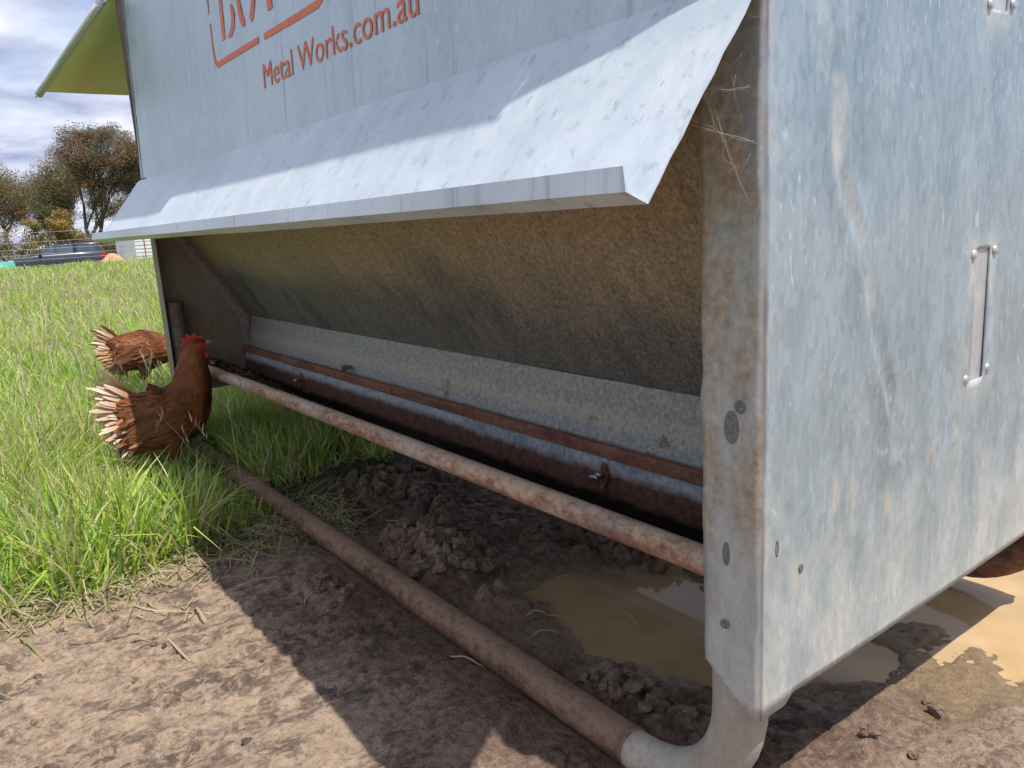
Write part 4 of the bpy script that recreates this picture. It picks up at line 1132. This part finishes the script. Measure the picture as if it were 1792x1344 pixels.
    for s in (-1, 1):
        v, f = tubev([hp(.018, -.012, s * .007), hp(.017, -.022, s * .009), hp(.015, -.034, s * .010), hp(.013, -.040, s * .010)], [.004, .0085, .0095, .002], 10)
        link('wattle', raw('wattle', v, f), MAT['comb'], root)
        # bare red face patch
        v, f = [], []
        for k in range(12):
            a = k / 12 * 6.283; v.append(hp(.012 + .017 * math.cos(a), .001 + .013 * math.sin(a), s * (.0215 - .006 * max(0, math.cos(a)))))
        v.append(hp(.010, .001, s * .0245)); f = [(k, (k + 1) % 12, 12) for k in range(12)]
        link('face_patch', raw('face_patch', v, f), MAT['comb'], root)
        v, f = tubev([hp(.011, .004, s * .0225), hp(.011, .004, s * .0258), hp(.011, .004, s * .0268)], [.0045, .0038, .001], 10)
        link('eye', raw('eye', v, f), MAT['eye'], root)
        # leg: feathered thigh, shank with hock, four toes
        y = s * .036
        v, f = tubev([(.025, y, .16), (.020, y, .125), (.010, y, .095), (.002, y, .078)], [.036, .028, .017, .009], 12)
        link('thigh', fast('thigh', np.array([tuple(q) for q in v]), np.array([q for q in f if len(q) == 4]), np.tile(np.array([[.17, .065, .026]]), (len(v), 1))), MAT['plume'], root)
        v, f = merge([tubev([(.002, y, .085), (-.008, y, .066), (.004, y, .03), (.012, y, .006)], [.008, .0075, .006, .006], 8)]
                     + [tubev([(.012, y, .007), (.012 + .026 * math.cos(b), y + .026 * math.sin(b), .006), (.012 + .045 * math.cos(b), y + .045 * math.sin(b), .002)], [.0055, .0045, .002], 6) for b in (-.5, 0, .5, math.pi)])
        link('leg', raw('leg', v, f), MAT['shank'], root)
    return root
up_st = [(-.108, .250, .022, .016), (-.085, .240, .046, .036), (-.048, .216, .074, .062), (-.005, .207, .092, .080), (.040, .209, .090, .084), (.070, .236, .080, .070),
         (.095, .282, .052, .050), (.101, .322, .048, .039), (.107, .357, .035, .030), (.117, .390, .030, .026), (.131, .405, .023, .020), (.146, .403, .008, .008)]
down_st = [(-.108, .250, .022, .016), (-.085, .240, .046, .036), (-.048, .218, .074, .062), (-.005, .205, .090, .080), (.045, .200, .090, .080), (.095, .198, .070, .062),
           (.140, .185, .052, .044), (.175, .155, .040, .034), (.195, .115, .032, .028), (.206, .080, .029, .025), (.214, .058, .022, .019), (.220, .040, .008, .008)]
hen((-2.36, .476, float(terrain(np.array(-2.36), np.array(.462)))), math.radians(82), up_st, 'brown hen with red comb and cream tail standing upright at the feeder', 5, (-.060, 0, .286), 20, .85)
hen((-3.80, .715, .02 + float(terrain(np.array(-3.80), np.array(.715)))), math.radians(80), down_st, 'brown hen foraging head down in the grass behind the feeder', 9, (-.070, 0, .272), 22, .30)

# ------------------------------------------------------------------ cobwebs under the hood
rw = random.Random(4); parts = []
for k in range(34):
    p = Vector((rw.uniform(-.500, -.45), YF - rw.uniform(.004, .008), rw.uniform(.58, .875)))
    a = rw.uniform(0, 6.28); L = rw.uniform(.015, .055); pts = []
    for q in range(5):
        t = q / 4; pts.append((p.x + math.cos(a) * L * t * .7 + rw.gauss(0, .002), p.y - .003 * math.sin(math.pi * t), p.z + math.sin(a) * L * t - .006 * math.sin(math.pi * t)))
    parts.append(tubev(pts, .00007, 4))
for (a, b, sag) in (((-.512, .545, .800), (-.436, .597, .755), .006), ((-.50, .56, .815), (-.44, .597, .80), .004), ((-.49, .57, .845), (-.440, .597, .70), .004), ((-.512, .545, .800), (-.470, .597, .806), .005)):
    for s in range(3):
        pts = [tuple(Vector(a).lerp(Vector(b), t) + Vector((rw.gauss(0, .0015), rw.gauss(0, .0015), -sag * math.sin(math.pi * t) + rw.gauss(0, .0015)))) for t in np.linspace(0, 1, 8)]
        parts.append(tubev(pts, .00008, 4))
v, f = merge(parts)
finish(link('cobweb', raw('cobweb', v, f), MAT['cobweb']), 'dusty cobweb strands strung between hood and corner flange', 'cobweb')

# ------------------------------------------------------------------ trees
MAT['bark'] = plain('gum_bark', (.16, .125, .10), .85, 0, .35, 3, .5)
MAT['leaf'] = tint_mat('gum_leaves', .6, .32, .3)
def gum(loc, H, spread, pal, label, seed, name='gum_tree', cat='tree', nclump=60, per=260, leaf=(.07, .15), group=None, trunk_lo=.16, dens=1.0):
    r = np.random.default_rng(seed); rr = random.Random(seed)
    root = finish(empty(name, loc), label, cat, group)
    segs = []; tips = []
    def grow(p, d, L, rad, lev):
        pts = [p.copy()]; rs = [rad]; n = 5
        for k in range(n):
            d = (d + Vector((rr.gauss(0, .13), rr.gauss(0, .13), rr.gauss(0, .06) + .03))).normalized()
            p = p + d * (L / n); pts.append(p.copy()); rs.append(rad * (1 - .55 * (k + 1) / n))
            if lev >= 1 and k >= 1: tips.append((p.copy(), L))
        segs.append(tubev(pts, rs, 7 if lev == 0 else 5))
        if lev < 3:
            for b in range(3 if lev < 2 else 2):
                a = rr.uniform(0, 6.28); tilt = rr.uniform(.35, .95)
                nd = (d * math.cos(tilt) + Vector((math.cos(a), math.sin(a), .15)) * math.sin(tilt) * spread / H * 1.6).normalized()
                grow(pts[rr.choice((2, 3, 4, 5)) if lev else rr.choice((3, 4, 5))], nd, L * rr.uniform(.62, .85), rs[-1] * .8 + .01, lev + 1)
    for k in range(2 if H > 6 else 3):
        a = rr.uniform(0, 6.28)
        grow(Vector((rr.gauss(0, .2), rr.gauss(0, .2), -.2)), Vector((math.cos(a) * .22 * (1 + k), math.sin(a) * .22 * (1 + k), 1)).normalized(), H * .36, H * .018 + .02, 0)
    v, f = merge(segs)
    sc_ = H / max(t[0].z for t in tips)
    wid = max(max(abs(t[0].x), abs(t[0].y)) for t in tips); sw = spread / wid
    v = [(q[0] * sw, q[1] * sw, q[2] * sc_) for q in v]
    link('trunk', raw('trunk', v, f), MAT['bark'], root)
    tp = np.array([t[0][:] for t in tips]) * np.array([sw, sw, sc_])
    tp = tp[tp[:, 2] > H * trunk_lo]
    cen = tp[r.integers(0, len(tp), nclump)] + r.normal(0, .25, (nclump, 3)) * (H / 12)
    cen[:, 2] = np.minimum(cen[:, 2], H * .97)
    sz = r.uniform(.6, 1.3, nclump) * spread / 3.8
    col = pal[r.integers(0, len(pal), nclump)]
    N = nclump * per; ci = np.repeat(np.arange(nclump), per)
    g = r.normal(size=(N, 3)); g /= np.linalg.norm(g, axis=1)[:, None]; g *= (r.random(N) ** .45)[:, None]
    p = cen[ci] + g * sz[ci][:, None] * np.array([1.0, 1.0, .62])
    d = r.normal(size=(N, 3)) + np.array([0, 0, -.5]); d /= np.linalg.norm(d, axis=1)[:, None]
    s = np.cross(d, r.normal(size=(N, 3))); s /= np.linalg.norm(s, axis=1)[:, None] + 1e-9
    ln = r.uniform(leaf[0], leaf[1], N)[:, None]; wd = ln * .36
    V = np.stack([p, p + d * ln * .45 + s * wd, p + d * ln, p + d * ln * .45 - s * wd], 1).reshape(-1, 3)
    Q = np.arange(N * 4).reshape(-1, 4)
    C = np.repeat(col[ci] * r.uniform(.65, 1.35, (N, 1)), 4, 0)
    link('crown', fast('crown', V, Q, C), MAT['leaf'], root, smooth=False)
    return root
BR = np.array([(.24, .145, .085), (.19, .15, .075), (.15, .145, .07), (.30, .155, .08), (.12, .12, .06), (.22, .17, .10)])
OL = np.array([(.22, .20, .085), (.16, .16, .075), (.27, .225, .10), (.13, .135, .065), (.22, .15, .085)])
YE = np.array([(.36, .25, .06), (.27, .21, .07), (.20, .175, .07), (.17, .16, .07), (.44, .29, .06)])
gz = lambda x, y: float(terrain(np.array(x), np.array(y)))
TR = [(-84, 13.6, 12.6, 4.2, BR, 'tall brown-leaved gum tree, the highest of the row', 3, 150), (-82, 18.2, 12.2, 4.0, BR, 'rusty-leaved gum tree beside the hopper edge', 14, 130), (-88, 9.4, 11.0, 4.4, OL, 'olive gum tree with open crown between taller neighbours', 25, 110),
      (-83, 5.0, 11.4, 5.0, OL, 'rounded olive gum tree above the teal tank', 36, 140), (-90, 23.5, 12.2, 4.6, BR, 'broad gum tree hidden behind the hopper', 47, 70), (-88, 0.6, 11.4, 5.0, OL, 'olive gum tree at the open end of the row', 58, 80),
      (-90, 12.0, 11.6, 4.6, BR, 'brown gum tree filling the gap beside the tallest one', 61, 120), (-94, 3.0, 10.8, 5.2, BR, 'brown gum tree behind the rounded olive one', 62, 110),
      (-96, 7.0, 10.6, 5.2, BR, 'brown gum tree standing behind the row', 63, 80), (-97, 15.0, 11.6, 5.4, OL, 'dark olive gum tree standing behind the rusty one', 64, 80),
      (-95, -6.0, 10, 4.4, BR, 'brown gum tree standing apart beyond the row', 69, 60), (-92, 30, 11, 4.4, OL, 'olive gum tree at the hidden end of the row', 70, 60)]
for (x, y, H, sp, pal, lab, sd, nc) in TR: gum((x, y, gz(x, y)), H, sp, pal, lab, sd, nclump=int(nc * 1.25), group='gum trees in a row behind the vehicle')
gum((-72, 8.9, gz(-72, 8.9)), 4.6, 2.1, YE, 'bushy wattle with yellow flowers above the vehicle', 81, name='wattle_bush', cat='bush', nclump=70, per=170, leaf=(.07, .15), trunk_lo=.18)
for (x, y, H, sp, lab, sd) in ((-86, 13.2, 3.6, 3.4, 'grey-brown scrub under the tallest gum', 95), (-84, 7.4, 3.2, 3.0, 'grey-green scrub between wattle and teal tank', 96), (-78, 3.2, 2.6, 2.4, 'low grey-green scrub below the olive gum', 91), (-80, 15.5, 3.0, 2.6, 'low brown scrub below the rusty gum', 92), (-79, 11.5, 2.6, 2.4, 'low olive scrub behind the wattle', 93), (-80, 20, 3, 2.6, 'low scrub behind the slatted crate', 94)):
    gum((x, y, gz(x, y)), H, sp, OL, lab, sd, name='scrub', cat='bush', nclump=44, per=150, trunk_lo=.05)

# ------------------------------------------------------------------ fence
fence = finish(empty('wire_fence', (-25.4, 4, gz(-25.4, 4))), 'thin wire netting fence crossing the paddock before the vehicle', 'fence')
FL = Vector(fence.location)
MAT['wire'] = plain('fence_wire', (.48, .48, .46), .5, .1)
MAT['picket'] = plain('dark_picket', (.07, .06, .055), .7)
def fx_(y): return -25.6 + .10 * (y - 4) * .9
for zi in (.22, .37, .52, .68, .88, 1.12):
    pts = [(fx_(y) - FL.x, y - FL.y, zi + .015 * math.sin(y * 1.3 + zi * 9) + gz(fx_(y), y) - FL.z) for y in np.linspace(-16, 26, 30)]
    tube('wire', pts, .0030, MAT['wire'], fence, 5)
for y in np.arange(-16, 26.1, .5):
    if -2 < y < 9:
        tube('stay_wire', [(fx_(y) - FL.x, y - FL.y, .2 + gz(fx_(y), y) - FL.z), (fx_(y) - FL.x, y - FL.y, .88 + gz(fx_(y), y) - FL.z)], .0014, MAT['wire'], fence, 4)
for y in (-14, -8.5, -3.0, 9.5, 15, 20.5, 26):
    xx = fx_(y) - .03; zz = gz(xx, y) - FL.z
    v, f = merge([boxv(xx - FL.x - .022, xx - FL.x + .022, y - FL.y - .003, y - FL.y + .003, zz - .1, zz + 1.25), boxv(xx - FL.x - .003, xx - FL.x + .003, y - FL.y + .003, y - FL.y + .03, zz - .1, zz + 1.249)])
    link('picket', raw('picket', v, f), MAT['picket'], fence, smooth=False)

# ------------------------------------------------------------------ parked vehicle
def paintm():
    m = M('navy_car_paint'); n = m.noise(3, 3)
    m.set(color=m.ramp(n, [(.3, (.034, .041, .060)), (.7, (.046, .054, .078))]), rough=.28, coat=.5, metal=.2); return m.mat
MAT['carpaint'] = paintm()
MAT['glass'] = plain('dark_glass', (.10, .13, .17), .06, 0.5, .1)
MAT['tyre'] = plain('tyre_rubber', (.025, .025, .026), .85)
MAT['rim'] = plain('alloy_rim', (.35, .36, .37), .4, .7)
MAT['tail'] = plain('tail_lamp', (.45, .02, .02), .2)
MAT['lampglass'] = plain('head_lamp', (.55, .56, .52), .15)
MAT['trim'] = plain('black_trim', (.02, .02, .022), .6)
def ute(loc, rz):
    root = finish(empty('utility_vehicle', loc, rz), 'dark navy utility vehicle with canopy, parked behind the wire fence', 'vehicle')
    # local x forward; profile (x, z) with half width
    def solid(name, stations, mat, parent):
        """stations: x, list of (halfwidth, z) from bottom to top"""
        V, Fc = [], []; k = len(stations[0][1])
        for x, sec in stations:
            for (w, z) in sec: V.append((x, w, z))
            for (w, z) in reversed(sec): V.append((x, -w, z))
        n = 2 * k
        for i in range(len(stations) - 1):
            for j in range(n):
                j2_ = (j + 1) % n; Fc.append((i * n + j, i * n + j2_, (i + 1) * n + j2_, (i + 1) * n + j))
        Fc.append(tuple(reversed(range(n)))); Fc.append(tuple(range((len(stations) - 1) * n, len(stations) * n)))
        ob = link(name, raw(name, V, Fc), mat, parent)
        b = ob.modifiers.new('bevel', 'BEVEL'); b.width = .025; b.segments = 2; b.limit_method = 'ANGLE'
        return ob
    lower = lambda x, top, w=.92, bot=.42: (x, [(w - .04, bot), (w, bot + .2), (w, top - .12), (w - .06, top)])
    solid('body', [lower(2.62, .80, .78, .5), lower(2.5, .95, .86, .42), lower(1.9, 1.05), lower(1.05, 1.12), lower(-.9, 1.14), lower(-2.45, 1.14), lower(-2.56, 1.08, .88, .5)], MAT['carpaint'], root)
    cab = solid('cab', [(1.10, [(.84, 1.10), (.83, 1.11), (.80, 1.12)]), (.30, [(.84, 1.10), (.74, 1.60), (.66, 1.66)]), (-.2, [(.84, 1.10), (.71, 1.68), (.62, 1.73)]), (-.92, [(.84, 1.10), (.71, 1.68), (.62, 1.73)])], MAT['carpaint'], root)
    can = solid('canopy', [(-.97, [(.86, 1.12), (.76, 1.70), (.66, 1.77)]), (-2.2, [(.86, 1.12), (.76, 1.69), (.66, 1.75)]), (-2.54, [(.84, 1.12), (.80, 1.26), (.72, 1.30)])], MAT['carpaint'], root)
    def pane(name, quad, parent, mat=MAT['glass']):
        for s in (-1, 1):
            V = [(x, s * (w + .012), z) for x, w, z in quad] + [(x, s * (w - .02), z) for x, w, z in quad]; n = len(quad)
            Fc = [tuple(range(n)), tuple(reversed(range(n, 2 * n)))] + [(i, n + i, n + (i + 1) % n, (i + 1) % n) for i in range(n)]
            link(name, raw(name, V, Fc), mat, parent, smooth=False)
    wy = lambda z: .84 - (z - 1.10) * (.13 / .58)
    pane('side_window', [(.92, wy(1.15), 1.15), (.34, wy(1.56), 1.56), (.10, wy(1.60), 1.60), (.08, wy(1.15), 1.15)], cab)
    pane('side_window', [(.02, wy(1.15), 1.15), (.04, wy(1.60), 1.60), (-.62, wy(1.62), 1.62), (-.82, wy(1.58), 1.58), (-.84, wy(1.15), 1.15)], cab)
    wc = lambda z: .86 - (z - 1.12) * (.10 / .58)
    pane('canopy_window', [(-1.08, wc(1.22), 1.22), (-1.08, wc(1.60), 1.60), (-2.0, wc(1.60), 1.60), (-2.16, wc(1.22), 1.22)], can)
    V = [(1.10, -.76, 1.135), (1.10, .76, 1.135), (.36, .64, 1.61), (.36, -.64, 1.61)]
    link('windscreen', raw('windscreen', [(x + .03, y, z + .015) for x, y, z in V] + [(x - .01, y, z) for x, y, z in V], [(0, 1, 2, 3), (7, 6, 5, 4), (0, 4, 5, 1), (1, 5, 6, 2), (2, 6, 7, 3), (3, 7, 4, 0)]), MAT['glass'], cab, smooth=False)
    for s in (-1, 1):
        box('door_mirror', (.80, .98, min(s * .90, s * 1.08), max(s * .90, s * 1.08), 1.12, 1.27), MAT['trim'], root, .03)
        box('tail_light', (-2.575, -2.36, min(s * .80, s * .935), max(s * .80, s * .935), .80, 1.10), MAT['tail'], root, .02)
        box('head_light', (2.30, 2.57, min(s * .62, s * .885), max(s * .62, s * .885), .78, .93), MAT['lampglass'], root, .02)
        box('roof_rail', (-2.0, .1, min(s * .58, s * .62), max(s * .58, s * .62), 1.785, 1.82), MAT['trim'], root, .01)
        for x in (1.62, -1.55):
            wv, wf = [], []
            prof = [(.20, .0), (.37, .0), (.385, .03), (.385, .20), (.37, .23), (.20, .23)]
            yo = s * .72
            for k in range(24):
                a = k / 24 * 6.283
                for (rr_, yy_) in prof: wv.append((x + rr_ * math.cos(a), yo + s * (yy_ - .01), .385 + rr_ * math.sin(a)))
            n = len(prof)
            for k in range(24):
                for j in range(n - 1): wf.append((k * n + j, k * n + j + 1, ((k + 1) % 24) * n + j + 1, ((k + 1) % 24) * n + j))
            wh = link('wheel', raw('wheel', wv, wf), MAT['tyre'], root)
            v, f = tubev([(x, yo + s * .02, .385), (x, yo + s * .19, .385), (x, yo + s * .205, .385)], [.22, .22, .08], 20)
            link('rim', raw('rim', v, f), MAT['rim'], wh)
    box('grille', (2.60, 2.64, -.5, .5, .62, .80), MAT['trim'], root, .01)
    box('bumper', (-2.68, -2.55, -.85, .85, .45, .62), MAT['trim'], root, .02)
    return root
cx, cy = -55.4, 6.75
ute((cx, cy, gz(cx, cy) + .22), math.atan2(-5.2, -.55))

# soil heap, stock crate, drum
def heap():
    n = 46; r = np.linspace(0, 1, 14); V = []; Fc = []
    for i, q in enumerate(r):
        for k in range(n):
            a = k / n * 6.283; rad = q * (1 + .22 * math.sin(2 * a + 1) + .12 * math.sin(5 * a))
            x, y = rad * 1.15 * math.cos(a), rad * 1.45 * math.sin(a)
            z = 1.28 * (1 - q ** 1.35) + .16 * float(fbm(np.array(x), np.array(y), 2.6, 4, 6)) * (1 - q * .6) - .1 * (i == 13)
            V.append((x, y, z))
    for i in range(13):
        for k in range(n):
            k2 = (k + 1) % n; Fc.append((i * n + k, (i + 1) * n + k, (i + 1) * n + k2, i * n + k2))
    ob = link('soil_heap', raw('soil_heap', V, Fc), plain('orange_soil', (.42, .25, .14), .95, 0, .3, 5, .6))
    ob.location = (-49.6, 8.75, gz(-49.6, 8.75) - .03)
    return finish(ob, 'heap of orange-brown soil between vehicle and slatted crate', 'soil heap')
heap()
def crate():
    L0 = (-58.2, 12.05); root = finish(empty('stock_crate', (*L0, gz(*L0))), 'slatted white and grey metal stock crate standing behind the soil heap', 'crate')
    MAT['cw'] = plain('white_slat', (.72, .72, .70), .5, 0, .08, 4); MAT['cg'] = plain('grey_sheet', (.40, .42, .44), .5, .4, .12, 3)
    MAT['cr'] = plain('red_post', (.28, .08, .05), .6); MAT['cd'] = plain('dark_floor', (.05, .05, .05), .8)
    box('end_sheet', (-.03, .0, -1.05, -.30, .25, 2.35), MAT['cg'], root)
    for k in range(8):
        box('slat', (-.02, .02, -.295, 2.0, .42 + .245 * k, .42 + .245 * k + .165), MAT['cw'], root, .01)
    for y in (.32, 1.2, 2.0): box('post', (.022, .08, y - .03, y + .03, .2, 2.4), MAT['cr'], root, .008)
    box('floor', (-2.2, -.035, -1.05, 2.05, .25, .37), MAT['cd'], root)
    box('back_sheet', (-2.24, -2.205, -1.05, 2.05, .25, 2.35), MAT['cg'], root)
    for x in (-1.9, -.3):
        for y in (-.9, 1.8): box('foot', (x - .06, x + .06, y - .06, y + .06, -.12, .247), MAT['cr'], root)
    return root
crate()
def drum():
    root = finish(empty('water_tank', (-52.6, 3.55, gz(-52.6, 3.55))), 'teal plastic water tank lying in the grass ahead of the vehicle', 'tank')
    prof = [(-.46, .0), (-.46, .24), (-.43, .285), (-.18, .285), (-.165, .305), (-.14, .285), (.14, .285), (.165, .305), (.18, .285), (.43, .285), (.46, .24), (.46, .0)]
    V, Fc = [], []; n = 24
    for (y, rr_) in prof:
        for k in range(n):
            a = k / n * 6.283; V.append((rr_ * 2.0 * math.cos(a), y * 1.5, .57 + rr_ * 2.0 * math.sin(a)))
    for i in range(len(prof) - 1):
        for k in range(n):
            k2 = (k + 1) % n; Fc.append((i * n + k, i * n + k2, (i + 1) * n + k2, (i + 1) * n + k))
    link('shell', raw('shell', V, Fc), plain('teal_plastic', (.06, .33, .25), .45, 0, .12, 6), root)
    v, f = tubev([(.15, .69, .55), (.15, .73, .55)], .05, 12)
    link('bung', raw('bung', v, f), MAT['trim'], root)
drum()
